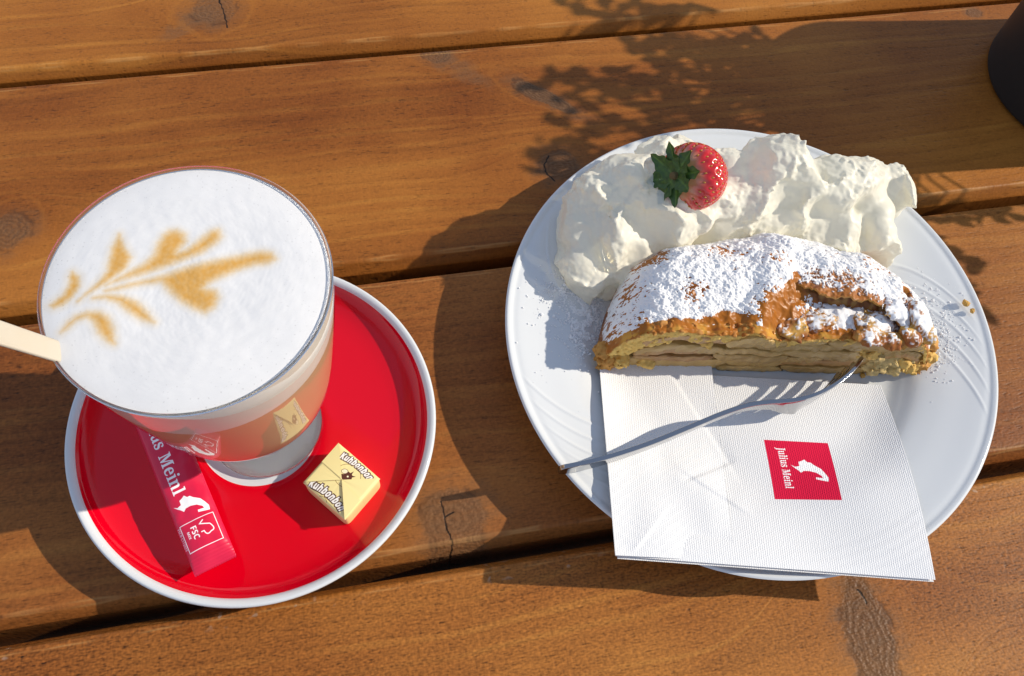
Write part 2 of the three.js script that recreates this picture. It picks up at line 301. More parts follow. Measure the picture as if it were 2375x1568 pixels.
// ---------------------------------------------------------------- coffee glass, drink, spoon
const GC = new V3(SC.x + 0.0026, 0, SC.z - 0.0022);
const RIMY = 0.1368, FOAMY = 0.1353;
{
  const gl = thing('coffee_glass', 'tall footed clear glass holding a milk coffee, standing on the red saucer', 'glass', [GC.x, 0, GC.z]);
  const solid = phy({ color: lin(1, 1, 1), roughness: 0.0, transmission: 1, thickness: 0.004, ior: 1.5, attenuationColor: lin(0.80, 0.86, 0.84), attenuationDistance: 0.05 });
  const pane = phy({ color: lin(1, 1, 1), roughness: 0.0, transmission: 1, thickness: 0, ior: 1.5 });
  const OUT = [[0.0165, 0.0335], [0.0222, 0.0375], [0.0272, 0.0440], [0.0318, 0.0540], [0.0358, 0.0690], [0.0393, 0.0920], [0.0423, 0.1165], [0.0438, 0.1352]];
  part('bowl', lathe(smooth(OUT, 60), 300), pane, gl);
  part('rim', lathe([[0.0429, 0.1354], [0.0438, 0.1354], [0.0440, 0.1360], [0.04385, 0.1365], [0.04345, 0.1367], [0.04305, 0.1365], [0.0429, 0.1360], [0.0429, 0.1354]], 300), solid, gl, 'thick rounded rim');
  part('foot', lathe(smooth([[0.0, 0.0066], [0.020, 0.0066], [0.0235, 0.0068], [0.0245, 0.0082], [0.0235, 0.0105], [0.0200, 0.0138], [0.0184, 0.0150], [0.0172, 0.0158], [0.0160, 0.0185], [0.0150, 0.0200], [0.0152, 0.0222], [0.0140, 0.0240], [0.0143, 0.0268], [0.0150, 0.0310], [0.0165, 0.0333], [0.0, 0.0334]], 90), 128), solid, gl, 'thick clear glass foot');
  // drink
  const dr = thing('milk_coffee', 'milk coffee with white foam and a tan leaf drawn in it', 'coffee', [GC.x, 0, GC.z]);
  const inner = OUT.map(([r, y]) => [r - 0.0005, y]);
  const body = smooth([[0.0, 0.0340], [0.010, 0.0340], ...inner], 90), cut = 0.1135;
  const low = body.filter(([, y]) => y < cut), hiB = body.filter(([, y]) => y >= cut);
  part('coffee', lathe([...low, hiB[0]], 128), phy({ color: lin(0.55, 0.37, 0.20), roughness: 0.45 }), dr, 'beige coffee and milk');
  part('foam_side', lathe([hiB[0], ...hiB.slice(1), [0.0431, 0.1348], [0.0428, FOAMY]], 300), phy({ color: lin(0.70, 0.65, 0.57), roughness: 0.6 }), dr, 'pale milk foam layer behind the glass');
  // leaf drawn in the foam: outlines in the photograph, laid on the plane of the foam
  const Z = (x, y) => { const p = at((100 + x / 1.96) * 2375 / 3685, (550 + y / 1.96) * 2375 / 3685, FOAMY); return [p.x - GC.x, p.z - GC.z]; };
  const art = [
    [[320, 850, 370, 890, 375, 950, 330, 1020, 260, 1075, 190, 1100, 160, 1080, 200, 1050, 260, 1010, 300, 940, 305, 880], 1.1],
    [[655, 590, 690, 680, 735, 750, 700, 830, 620, 890, 550, 940, 470, 990, 400, 1030, 360, 1060, 420, 1010, 510, 930, 570, 860, 590, 760, 610, 680], 1.0],
    [[1060, 565, 1110, 590, 1120, 640, 1080, 690, 1060, 720, 1130, 700, 1200, 650, 1300, 570, 1350, 560, 1365, 610, 1330, 650, 1230, 720, 1100, 770, 960, 820, 820, 865, 700, 900, 600, 930, 560, 950, 700, 870, 830, 800, 900, 740, 930, 660, 970, 600, 1010, 570], 0.8],
    [[560, 990, 750, 935, 950, 885, 1150, 820, 1350, 775, 1520, 735, 1650, 710, 1720, 720, 1750, 760, 1700, 790, 1600, 800, 1480, 840, 1370, 890, 1290, 930, 1250, 970, 1330, 990, 1350, 1040, 1320, 1100, 1260, 1140, 1180, 1110, 1090, 1060, 1010, 990, 950, 920, 800, 935, 650, 975], 0.8],
    [[470, 1040, 570, 1020, 680, 1030, 780, 1070, 850, 1140, 900, 1210, 820, 1190, 720, 1130, 650, 1070, 560, 1040], 0.9],
    [[240, 1270, 290, 1210, 350, 1165, 430, 1140, 520, 1140, 580, 1180, 610, 1250, 620, 1360, 570, 1340, 510, 1280, 480, 1210, 430, 1170, 350, 1190, 290, 1240], 0.9],
  ].map(([a, s]) => { const p = []; for (let i = 0; i < a.length; i += 2) p.push(Z(a[i], a[i + 1])); return [p, s]; });
  const sdPoly = (x, y, p) => {
    let d = 1e9, s = 1;
    for (let i = 0, j = p.length - 1; i < p.length; j = i++) {
      const ex = p[j][0] - p[i][0], ey = p[j][1] - p[i][1], wx = x - p[i][0], wy = y - p[i][1], t = clamp((wx * ex + wy * ey) / (ex * ex + ey * ey));
      const bx = wx - ex * t, by = wy - ey * t; d = Math.min(d, bx * bx + by * by);
      const c1 = y >= p[i][1], c2 = y < p[j][1], c3 = ex * wy > ey * wx;
      if ((c1 && c2 && c3) || (!c1 && !c2 && !c3)) s = -s;
    }
    return s * Math.sqrt(d);
  };
  const RF = 0.0429, N = 640;
  const map = dataTex(N, N, (i, j) => {
    const x = ((i + 0.5) / N * 2 - 1) * RF, z = ((j + 0.5) / N * 2 - 1) * RF;
    let m = 0;
    for (const [p, s] of art) { const d = sdPoly(x + 0.0003 * n2(x * 900, z * 900, 3), z, p); m = Math.max(m, sst(0.0019, -0.0021, d * s + 0.0002 * n2(x * 1800, z * 1800, 7)), 0.16 * sst(0.0032, 0, d)); }
    const g = 0.008 * n2(x * 300, z * 300, 4) + 0.014 * (rnd() - 0.5);
    const bub = sst(0.50, 0.60, n2(x * 1370 + 2 * n2(x * 200, z * 200, 1), z * 1370, 11)) * 0.09 * sst(0.45, 1, hyp(x, z) / RF);
    const k = clamp(m * (0.95 + 0.16 * n2(x * 700, z * 700, 9)));
    return [lerp(0.888, 0.83, k) + g - bub, lerp(0.888, 0.63, k) + g - bub, lerp(0.888, 0.33, k) + g - bub];
  });
  const top = grid(220, 110, (u, v) => {
    const a = u * Math.PI * 2, r = RF * v, x = r * Math.cos(a), z = r * Math.sin(a);
    const e = 1 - v ** 6;
    return new V3(x, FOAMY + 0.0014 * e + e * (0.00060 * n2(x * 48, z * 48, 2) + 0.00012 * n2(x * 260, z * 260, 5) + 0.00006 * n2(x * 900, z * 900, 6)), z);
  }, { flip: true, uv: (u, v, p) => [(p.x / RF + 1) / 2, (p.z / RF + 1) / 2] });
  part('foam', top, phy({ map, roughness: 0.55, specularIntensity: 0.35 }), dr, 'white foam with tan leaf pattern');
  // spoon
  const A = at(142, 818, FOAMY - 0.001), B = at(-70, 750, 0.160), dir = B.clone().sub(A).normalize();
  const sp = thing('coffee_spoon', 'flat pale shiny spoon handle leaning out of the foam over the glass rim', 'spoon', [A.x, A.y, A.z]);
  const side = new V3().crossVectors(dir, new V3(0, 1, 0)).normalize(), nor = new V3().crossVectors(side, dir).normalize();
  const ring = [], RN = 20;
  const st = [[-0.030, 0.0030], [-0.01, 0.0033], [0.0, 0.0036], [0.02, 0.0039], [0.05, 0.0046], [0.075, 0.0055], [0.082, 0.0050], [0.085, 0.0030]];
  const path = new THREE.CatmullRomCurve3(st.map(([a, b]) => new V3(a, b, 0)));
  const hg = grid(RN, 48, (u, v) => {
    const q = path.getPoint(v), a = u * Math.PI * 2, c = Math.cos(a), s = Math.sin(a);
    const wx = q.y * Math.sign(c) * Math.abs(c) ** 0.6, ny = 0.0009 * Math.sign(s) * Math.abs(s) ** 0.6;
    return new V3().addScaledVector(dir, q.x).addScaledVector(side, wx).addScaledVector(nor, ny - 0.3 * Math.max(0, q.x - 0.03) ** 2 * 10);
  });
  part('handle', hg, phy({ color: lin(0.54, 0.48, 0.385), roughness: 0.14 }), sp);
}
console.log('glass done');

// ---------------------------------------------------------------- printed marks
/** silhouette of a head in profile wearing a fez, upright, in a unit box */
const HEAD = [[0.32, 0.97], [0.40, 0.86], [0.36, 0.74], [0.20, 0.74], [0.16, 0.65], [0.10, 0.57], [0.20, 0.50], [0.20, 0.42], [0.29, 0.35], [0.43, 0.175], [0.60, 0.09], [0.75, 0.03], [0.90, 0.05], [0.89, 0.14], [0.84, 0.37], [0.76, 0.36], [0.78, 0.18], [0.70, 0.20], [0.585, 0.33], [0.535, 0.50], [0.54, 0.65], [0.62, 0.73], [0.52, 0.80], [0.44, 0.88]];
function poly(ctx, pts, ox, oy, sx, sy) { ctx.beginPath(); pts.forEach(([x, y], i) => i ? ctx.lineTo(ox + x * sx, oy + y * sy) : ctx.moveTo(ox + x * sx, oy + y * sy)); ctx.closePath(); ctx.fill(); }
function canvas(w, h) { const c = document.createElement('canvas'); c.width = w; c.height = h; return [c, c.getContext('2d')]; }
function canvasTex(c) { const t = new THREE.CanvasTexture(c); t.colorSpace = THREE.SRGBColorSpace; return t; }

// ---------------------------------------------------------------- sugar stick on the saucer
{
  // corners in the photograph: far end hidden behind the glass
  const h0 = 0.0185, h1 = 0.0165;
  const nearL = at(455, 1342, h1), nearR = at(552, 1295, h1), farL = at(300, 950, h0);
  const axis = farL.clone().sub(nearL), len = axis.length(); axis.normalize();
  const mid = nearL.clone().add(nearR).multiplyScalar(0.5), acr = nearR.clone().sub(nearL); const wid = acr.length(); acr.addScaledVector(axis, -acr.dot(axis)).normalize();
  const t = thing('sugar_stick', 'narrow red paper sugar stick with white lettering leaning across the saucer', 'sugar packet', [mid.x, mid.y - 0.004, mid.z]);
  const [c, x] = canvas(1024, 256), W = 1024, H = 256, mm = W / (len * 1000), my = H / (wid * 1000);
  x.fillStyle = '#dc1744'; x.fillRect(0, 0, W, H);
  x.fillStyle = '#fff'; x.textBaseline = 'alphabetic';
  // canvas x runs from the hidden end towards the near end, canvas y from the right edge to the left edge
  const PX = (px, py) => { const p = at(px, py, 0.0175).sub(nearL); const al = p.dot(axis), ac = p.dot(acr); return [(1 - al / len) * W, (1 - ac / wid) * H]; };
  const put = (txt, p, font, sc = 1) => { x.save(); x.translate(p[0], p[1]); x.scale(sc, 1); x.font = font; x.fillText(txt, 0, 0); x.restore(); };
  const T0 = PX(372, 1066), T1 = PX(428, 1150);
  x.font = 'bold 104px serif'; const tw = x.measureText('Meinl').width;
  put('Meinl', [T0[0], 196], 'bold 104px serif', Math.max(0.4, (T1[0] - T0[0] - 4) / tw));
  put('Julius', [T0[0] - 268, 196], 'bold 104px serif', 0.78);
  const Hd = PX(430, 1185), hs = 150;
  x.save(); x.translate(Hd[0], 128); poly(x, HEAD, -80, -104, 158, 205); x.restore();
  const b0 = PX(415, 1230)[0], b1 = PX(440, 1290)[0];
  x.strokeStyle = '#fff'; x.lineWidth = 4; x.strokeRect(b0, 26, b1 - b0, 204);
  x.lineWidth = 6; x.beginPath(); x.moveTo(b0 + 18, 92); x.lineTo(b0 + 32, 118); x.lineTo(b0 + 52, 64); x.quadraticCurveTo(b0 + 92, 38, b0 + 92, 72); x.quadraticCurveTo(b0 + 110, 104, b0 + 76, 108); x.lineTo(b0 + 76, 126); x.stroke();
  put('FSC', [b0 + 26, 176], 'bold 48px sans-serif', 0.9); put('MIX', [b0 + 44, 204], 'bold 22px sans-serif');
  put('FSC® C112023', [b0 + 4, 250], '20px sans-serif', 0.95);
  const nu = 150, nv = 36;
  const skin = (sgn) => grid(nu, nv, (u, v) => {
    const zig = Math.abs((v * 17) % 1 - 0.5) * 0.0012 * sst(0.96, 1, u), al = len * (1 - u) + zig, a = (v - 0.5) * 2;
    const end = sst(0.0, 0.16, u) * sst(1.0, 0.87, u);
    const th = (0.0027 * end + 0.0001) * Math.sqrt(Math.max(0, 1 - a * a)) + end * 0.0002 * n2(u * 22, v * 5, 3 + sgn);
    const crimp = u > 0.905 ? 0.00022 * Math.sin(u * len / 0.0013 * 6.283) : 0;
    const y = sgn * th + crimp + 0.0006 * Math.sin(u * 9) * (1 - end) + 0.0004 * n2(u * 8, v * 2, 9);
    const p = nearL.clone().addScaledVector(axis, al).addScaledVector(acr, v * wid * (1)); p.y += y + 0.0012; p.sub(t.position); return p;
  }, { flip: sgn > 0, uv: (u, v) => [u, v] });
  const m = phy({ map: canvasTex(c), roughness: 0.42, clearcoat: 0.15, clearcoatRoughness: 0.3 });
  const back = phy({ color: srgb(220, 23, 68), roughness: 0.5 });
  part('front_paper', skin(1), m, t, 'red printed face with crimped end'); part('back_paper', skin(-1), back, t);
}

// ---------------------------------------------------------------- wrapped candy on the saucer
{
  const ht = 0.0188, cs = [at(785, 1027, ht), at(884, 1109, ht), at(799, 1209, ht), at(702, 1118, ht)];
  const c0 = cs.reduce((a, b) => a.add(b), new V3()).multiplyScalar(0.25);
  const ex = cs[1].clone().add(cs[2]).sub(cs[0]).sub(cs[3]).multiplyScalar(0.25), ez = cs[2].clone().add(cs[3]).sub(cs[0]).sub(cs[1]).multiplyScalar(0.25);
  const hx = ex.length(), hz = ez.length(); ex.normalize(); ez.normalize();
  const by = saucerY(hyp(c0.x - SC.x, c0.z - SC.z)) + 0.0004, hh = ht - by;
  const t = thing('wrapped_candy', 'square candy wrapped in folded cream paper with brown and white lettering on the red saucer', 'candy', [c0.x, by, c0.z]);
  const W = 512, mk = (draw) => { const [c, x] = canvas(W, W); x.fillStyle = '#efdf9c'; x.fillRect(0, 0, W, W); draw(x); return canvasTex(c); };
  const word = (x, txt, cx, cy, rad, a0, a1, size) => {
    x.font = `italic bold ${size}px sans-serif`; const n = txt.length;
    for (const pass of [0, 1]) for (let i = 0; i < n; i++) {
      const a = lerp(a0, a1, (i + 0.5) / n); x.save(); x.translate(cx + rad * Math.cos(a), cy + rad * Math.sin(a)); x.rotate(a + Math.PI / 2); x.scale(0.66, 1);
      x.textAlign = 'center'; if (pass === 0) { x.lineWidth = size * 0.26; x.strokeStyle = '#4a2412'; x.strokeText(txt[i], 0, 0); } else { x.lineWidth = size * 0.05; x.fillStyle = '#f4f1ea'; x.strokeStyle = '#f4f1ea'; x.fillText(txt[i], 0, 0); x.strokeText(txt[i], 0, 0); }
      x.restore();
    }
  };
  // canvas y is down = +ez, canvas x = +ex (texture flips vertically)
  const cow = (x, cx, cy, s) => {
    x.strokeStyle = '#8a6a35'; x.lineWidth = 5; x.beginPath(); x.arc(cx, cy, s * 1.7, 0, 7); x.stroke();
    x.save(); x.translate(cx, cy); x.rotate(0.62); x.fillStyle = '#55240f';
    poly(x, [[-0.75, 0.15], [-0.55, -0.3], [-0.3, -0.45], [-0.45, -0.95], [-0.1, -0.6], [0.1, -0.6], [0.35, -1.0], [0.35, -0.5], [1.0, -0.2], [0.55, 0.0], [0.6, 0.55], [0.3, 0.8], [-0.5, 0.8], [-0.35, 0.4]], 0, 0, s, s);
    x.fillStyle = '#f2e7c0'; x.beginPath(); x.ellipse(-0.72 * s, 0.2 * s, 0.34 * s, 0.42 * s, 0.3, 0, 7); x.fill(); x.strokeStyle = '#55240f'; x.lineWidth = 4; x.stroke();
    x.beginPath(); x.arc(0.1 * s, 0.0, 0.13 * s, 0, 7); x.fillStyle = '#f2e7c0'; x.fill(); x.restore();
  };
  const paper = (map) => phy({ map, color: lin(1, 1, 1), roughness: 0.5, clearcoat: 0.12, clearcoatRoughness: 0.35 });
  const topTex = mk((x) => {
    // upper right flap (towards -ez) and left flap print
    word(x, 'Kuhbonbon', 262, 668, 588, -1.86, -1.28, 92);
    cow(x, 268, 190, 68);
    word(x, 'Kuhbonbon', 250, 1030, 568, -1.90, -1.24, 100);
    x.strokeStyle = '#8a6a35'; x.lineWidth = 5; x.beginPath(); x.arc(250, 540, 60, 3.3, 6.1); x.stroke();
  });
  const cream = phy({ color: srgb(239, 223, 156), roughness: 0.5, clearcoat: 0.12, clearcoatRoughness: 0.35 });
  const P = (a, y, b) => new V3().addScaledVector(ex, a * hx).addScaledVector(ez, b * hz).setY(y);
  // body: rounded block
  const body = grid(64, 20, (u, v) => {
    const a = u * Math.PI * 2, e = 0.16, c = Math.cos(a), s = Math.sin(a);
    const y = hh * sst(0, 1, v), infl = 1 - 0.05 * Math.abs(2 * v - 1) ** 4;
    return P(Math.sign(c) * Math.abs(c) ** e * infl, clamp(y, 0.0002, hh - 0.0002), Math.sign(s) * Math.abs(s) ** e * infl);
  }, { uv: (u, v) => [u * 4, v] });
  part('block', body, cream, t);
  // four folded flaps meeting in the middle, each a thin wedge with its own height
  const flap = (a, b, lift, tex, label) => {
    const n = 24;
    const top = (u, v, dy) => { // u along the outer edge, v towards the centre
      const ox = lerp(a[0], b[0], u), oz = lerp(a[1], b[1], u), k = v * 0.985;
      const r = 1 - k, bow = 0.0007 * (1 - r * r) + 0.00012 * n2(ox * 3, oz * 3, lift * 9000);
      const edge = 0.0009 * Math.max(0, (r - 0.93) / 0.07) ** 2;
      return P(ox * r * 0.985, hh + lift * (1 - 0.2 * v) + bow - edge + dy, oz * r * 0.985);
    };
    const g = grid(n, n, (u, v) => top(u, v, 0), { uv: (u, v, p) => { const ax = p.dot(ex) / hx, az = p.dot(ez) / hz; return [(ax + 1) / 2, 1 - (az + 1) / 2]; } });
    return part('flap', g, tex, t, label);
  };
  const pm = paper(topTex);
  flap([1, -1], [-1, -1], 0.0001, pm, 'printed folded flap with a cow head in a ring');
  flap([-1, 1], [1, 1], 0.0001, pm, 'printed folded flap with lettering'); flap([1, 1], [1, -1], 0.0007, cream); flap([-1, -1], [-1, 1], 0.0007, cream);
  // thin upper folds that close the packet
  const tri = (pts, y, mat) => { const g = grid(12, 12, (u, v) => { const a = new THREE.Vector2(...pts[0]).lerp(new THREE.Vector2(...pts[1]), u), c = a.lerp(new THREE.Vector2(...pts[2]), v); return P(c.x, hh + y + 0.0007 * (1 - Math.max(Math.abs(c.x), Math.abs(c.y)) ** 2), c.y); }, { flip: true }); return part('paper_fold', g, mat, t); };
  tri([[-0.97, -0.97], [0.0, -0.02], [-0.96, -0.02]], 0.0009, cream); tri([[0.97, 0.97], [0.04, 0.02], [0.96, 0.10]], 0.0010, cream);
}
console.log('saucer things done');

// ---------------------------------------------------------------- plate
const PPROF = [[0, 0.0078], [0.058, 0.0078], [0.066, 0.0079], [0.0715, 0.0086], [0.077, 0.0114], [0.0825, 0.0144], [0.091, 0.0170], [0.102, 0.0194], [0.110, 0.0212], [0.1128, 0.0216], [0.1142, 0.0223], [0.1156, 0.0226], [0.1165, 0.0219]];
const PS = smooth(PPROF, 240);
const plateY = (r) => { let a = 0, b = PS.length - 1; while (b - a > 1) { const m = (a + b) >> 1; if (PS[m][0] > r) b = m; else a = m; } return lerp(PS[a][1], PS[b][1], clamp((r - PS[a][0]) / Math.max(1e-9, PS[b][0] - PS[a][0]))); };
{
  const t = thing('dessert_plate', 'white porcelain dessert plate with raised fan ribs on its rim, holding strudel and cream', 'plate', [PC.x, 0, PC.z]);
  // fans of curved ribs moulded in the rim
  const fans = [3.05, 3.05 + 1.2566, 3.05 + 2.513, 3.05 + 3.77, 3.05 + 5.0265];
  const relief = (r, a) => {
    if (r < 0.070 || r > 0.1135) return 0;
    const e = sst(0.070, 0.078, r) * sst(0.1135, 0.1105, r), k = (r - 0.070) / 0.043; let y = 0;
    for (const f of fans) for (let i = 0; i < 5; i++) {
      const c = f + 0.10 * i + (0.55 - 0.10 * i) * k * k + 0.10 * i * k;
      let d = a - c; d -= Math.round(d / (2 * Math.PI)) * 2 * Math.PI; const l = d * r / 0.0011;
      y += Math.exp(-l * l) * sst(1.02, 0.75, k - 0.02 * i);
    }
    return 0.00042 * e * y;
  };
  const g = grid(720, 200, (u, v) => {
    const a = u * Math.PI * 2, s = v < 0.25 ? v / 0.25 * 0.066 : lerp(0.066, 0.1165, (v - 0.25) / 0.75);
    return new V3(s * Math.cos(a), plateY(s) + relief(s, a), s * Math.sin(a));
  }, { flip: true });
  part('dish', g, porcelain, t);
  part('underside', lathe(smooth([[0.0, 0.004], [0.060, 0.004], [0.0615, 0.0006], [0.0655, 0.0006], [0.0675, 0.0042], [0.08, 0.0086], [0.098, 0.0146], [0.113, 0.0192], [0.1160, 0.0206], [0.1165, 0.0219]], 80), 200), porcelain, t);
}
const groundPlate = (x, z) => plateY(Math.min(0.1165, hyp(x - PC.x, z - PC.z)));

// ---------------------------------------------------------------- strudel
const SB = 0.0084;
{
  const FL = at(1384, 848, SB), FR = at(2125, 860, SB);
  const U = FR.clone().sub(FL), L = U.length(); U.normalize(); const Vb = new V3(U.z, 0, -U.x); if (Vb.z > 0) Vb.negate();
  const uv = (p) => { const d = p.clone().sub(FL); return [d.dot(U), d.dot(Vb)]; };
  const out = [[1384, 848], [1384, 800], [1400, 735], [1430, 670], [1490, 628], [1590, 606], [1700, 590], [1840, 602], [1960, 636], [2045, 690], [2100, 755], [2134, 825], [2125, 860]].map(([a, b]) => uv(at(a, b, SB)));
  const w3 = (u, y, v) => new V3(FL.x, 0, FL.z).addScaledVector(U, u).addScaledVector(Vb, v).setY(SB + y);
  const edgeD = (u, v) => { let d = 1e9; for (let i = 1; i < out.length; i++) { const [ax, ay] = out[i - 1], [bx, by] = out[i], ex = bx - ax, ey = by - ay, t = clamp(((u - ax) * ex + (v - ay) * ey) / (ex * ex + ey * ey)); d = Math.min(d, hyp(u - ax - ex * t, v - ay - ey * t)); } return d; };
  const inside = (u, v) => { let c = false; for (let i = 0, j = out.length - 1; i < out.length; j = i++) { const [xi, yi] = out[i], [xj, yj] = out[j]; if ((yi > v) !== (yj > v) && u < (xj - xi) * (v - yi) / (yj - yi) + xi) c = !c; } return c; };
  const crack = [[1838, 655], [1872, 678], [1930, 690], [2000, 700], [2060, 716], [2100, 742]].map(([a, b]) => uv(at(a, b, SB + 0.036)));
  const crackD = (u, v) => { let d = 1e9, side = 0; for (let i = 1; i < crack.length; i++) { const [ax, ay] = crack[i - 1], [bx, by] = crack[i], ex = bx - ax, ey = by - ay, t = clamp(((u - ax) * ex + (v - ay) * ey) / (ex * ex + ey * ey)), q = hyp(u - ax - ex * t, v - ay - ey * t); if (q < d) { d = q; side = ex * (v - ay) - ey * (u - ax); } } return [d, side < 0 ? -1 : 1]; };
  const crack2 = [[2092, 690], [2100, 735], [2106, 800]].map(([a, b]) => uv(at(a, b, SB + 0.030)));
  const crack2D = (u, v) => { let d = 1e9; for (let i = 1; i < crack2.length; i++) { const [ax, ay] = crack2[i - 1], [bx, by] = crack2[i], ex = bx - ax, ey = by - ay, t = clamp(((u - ax) * ex + (v - ay) * ey) / (ex * ex + ey * ey)); d = Math.min(d, hyp(u - ax - ex * t, v - ay - ey * t)); } return d; };
  const crackU0 = crack[0][0], crackU1 = crack[crack.length - 1][0];
  const UD = uv(at(1800, 770, SB + 0.03))[0];
  const Hbase = (u, v) => {
    const d = edgeD(u, v), q = clamp(d / 0.030), dome = Math.sqrt(1 - (1 - q) ** 2.3);
    const a = u / L;
    return (0.0425 - 0.004 * a) * dome * (0.93 + 0.07 * sst(0, 0.02, v));
  };
  const H = (u, v) => {
    let h = Hbase(u, v); const s = clamp(h / 0.012);
    h += s * (0.0032 * n2(u * 38 + 3, v * 38, 1.7) + 0.0016 * n2(u * 95, v * 95, 4.1) + 0.0009 * (0.5 - Math.abs(n2(u * 190, v * 190, 8))) + 0.0003 * n2(u * 600, v * 600, 2));
    // two folds of dough: a seam running diagonally down the middle of the top
    const fs = u - (0.058 + 0.35 * v + 0.010 * n2(v * 60, 2, 2)); h += s * 0.0020 * Math.exp(-(((fs - 0.006) / 0.008) ** 2)) - s * 0.0013 * Math.exp(-(((fs + 0.003) / 0.004) ** 2)) + s * 0.0012 * (0.4 - Math.abs(n2(u * 130 + 9, v * 150, 21)));
    // torn crust on the right: the front piece sits lower, a cleft behind it
    const [cd, sd] = crackD(u, v), along = sst(crackU0 - 0.004, crackU0 + 0.010, u) * sst(crackU1 + 0.004, crackU1 - 0.006, u);
    const rag = 0.0010 * n2(u * 260, v * 260, 6);
    const rg2 = 0.0022 * n2(u * 85, v * 40, 16), sdist = sd * cd + rg2;
    h -= s * along * 0.0050 * Math.exp(-(((sdist + 0.0050) / (sdist > -0.005 ? 0.0036 : 0.0085)) ** 2)) * (1 + 0.5 * n2(u * 60, 1, 3));
    h += s * along * sst(0.002, -0.004, sdist) * Math.exp(Math.min(0, sdist) / 0.010) * (0.0018 * n2(u * 200, v * 240, 31) + 0.0012 * n2(u * 520, v * 520, 33));
    h -= s * 0.0060 * Math.exp(-(((u - UD) / 0.012) ** 2)) * sst(0.018, 0.0, v);
    h -= s * 0.0026 * sst(0.0024, 0.0002, crack2D(u, v) + rag * 1.6 + 0.0014 * n2(u * 90, v * 90, 3));
    return Math.max(0, h);
  };
  // mesh spans: for each u column from front (v=0) to the outline
  const vmax = (u) => { let lo = 0, hi = 0; for (let v = 0.0004; v < 0.09; v += 0.0008) if (inside(u, v)) hi = v; return hi; };
  const NU = 430, NV = 190, VM = [];
  for (let i = 0; i <= NU; i++) VM.push(Math.max(0.001, vmax(lerp(0.0006, L - 0.0006, i / NU))));
  for (let k = 0; k < 3; k++) for (let i = 1; i < NU; i++) VM[i] = (VM[i - 1] + 2 * VM[i] + VM[i + 1]) / 4;
  const uOf = (a) => lerp(0.0006, L - 0.0006, a);
  const HG = new Float32Array((NU + 1) * (NV + 1));
  for (let j = 0; j <= NV; j++) for (let i = 0; i <= NU; i++) HG[j * (NU + 1) + i] = j === NV ? 0 : H(uOf(i / NU), VM[i] * (j / NV));
  const hAt = (a, b) => HG[Math.round(b * NV) * (NU + 1) + Math.round(a * NU)];
  const t = thing('apple_strudel', 'slice of apple strudel dusted with powdered sugar, cut side showing pale apple layers', 'strudel', [lerp(FL.x, FR.x, 0.5), SB, lerp(FL.z, FR.z, 0.5)]);
  const loc = (p) => p.sub(t.position);
  // bare zones without sugar: display pixels on the crust
  const bare = [[1800, 742, 0.009, 0.009], [1870, 768, 0.010, 0.006], [1950, 788, 0.012, 0.004], [1440, 800, 0.010, 0.006], [1600, 770, 0.016, 0.0038], [1520, 785, 0.016, 0.0038], [1690, 752, 0.012, 0.0035], [2060, 775, 0.007, 0.007], [2135, 800, 0.007, 0.010], [1400, 830, 0.006, 0.010], [1830, 690, 0.006, 0.005]].map(([x, y, a, b]) => [...uv(at(x, y, SB + 0.034)), a, b]);
  const cover = (u, v) => { let c = 1; for (const [bu, bv, ra, rb] of bare) { const d = hyp((u - bu) / ra, (v - bv) / rb); c = Math.min(c, sst(0.55, 1.35, d + 0.5 * n2(u * 210, v * 210, 3))); } const [kd] = crackD(u, v); if (u > crackU0 - 0.002) c *= lerp(1, sst(0.0010, 0.0040, kd + 0.002 * n2(u * 300, v * 300, 5)), 0.85); return c * sst(0.0018, 0.0036, crack2D(u, v)); };
  // crust
  const crustCol = (u, v, h) => {
    const br = fbm(u * 70, v * 70, 2, 3), e = sst(0.006, 0.0, v), dk = sst(0.1, 0.5, br + 0.25 * n2(u * 300, v * 300, 1));
    let c = [lerp(0.36, 0.12, dk), lerp(0.118, 0.030, dk), lerp(0.012, 0.006, dk)];
    const y = e * sst(-0.2, 0.3, n2(u * 160, v * 160, 4) + 0.0); c = [lerp(c[0], 0.62, y), lerp(c[1], 0.32, y), lerp(c[2], 0.055, y)];
    const [cd] = crackD(u, v); const ck = sst(0.0042, 0.0016, Math.min(cd, crack2D(u, v) * 1.4)) * sst(crackU0, crackU0 + 0.006, u); const tn = 0.55 * sst(-0.05, 0.35, n2(u * 330, v * 330, 41)); c = [lerp(c[0], lerp(0.20, 0.50, tn), ck), lerp(c[1], lerp(0.075, 0.30, tn), ck), lerp(c[2], lerp(0.022, 0.09, tn), ck)];
    return c;
  };
  const crustP = (a, b) => { const i = Math.round(a * NU), u = uOf(a), v = VM[i] * b, bulge = b < 0.004 ? 0.0008 + 0.0008 * n2(u * 300, 1, 5) : 0; return loc(w3(u, hAt(a, b) - (b < 0.004 ? 0.0008 : 0), v - bulge)); };
  part('crust', grid(NU, NV, crustP, { flip: false, color: (a, b) => { const i = Math.round(a * NU); return crustCol(uOf(a), VM[i] * b); } }), phy({ vertexColors: true, roughness: 0.36, specularIntensity: 0.45 }), t, 'golden brown baked crust');
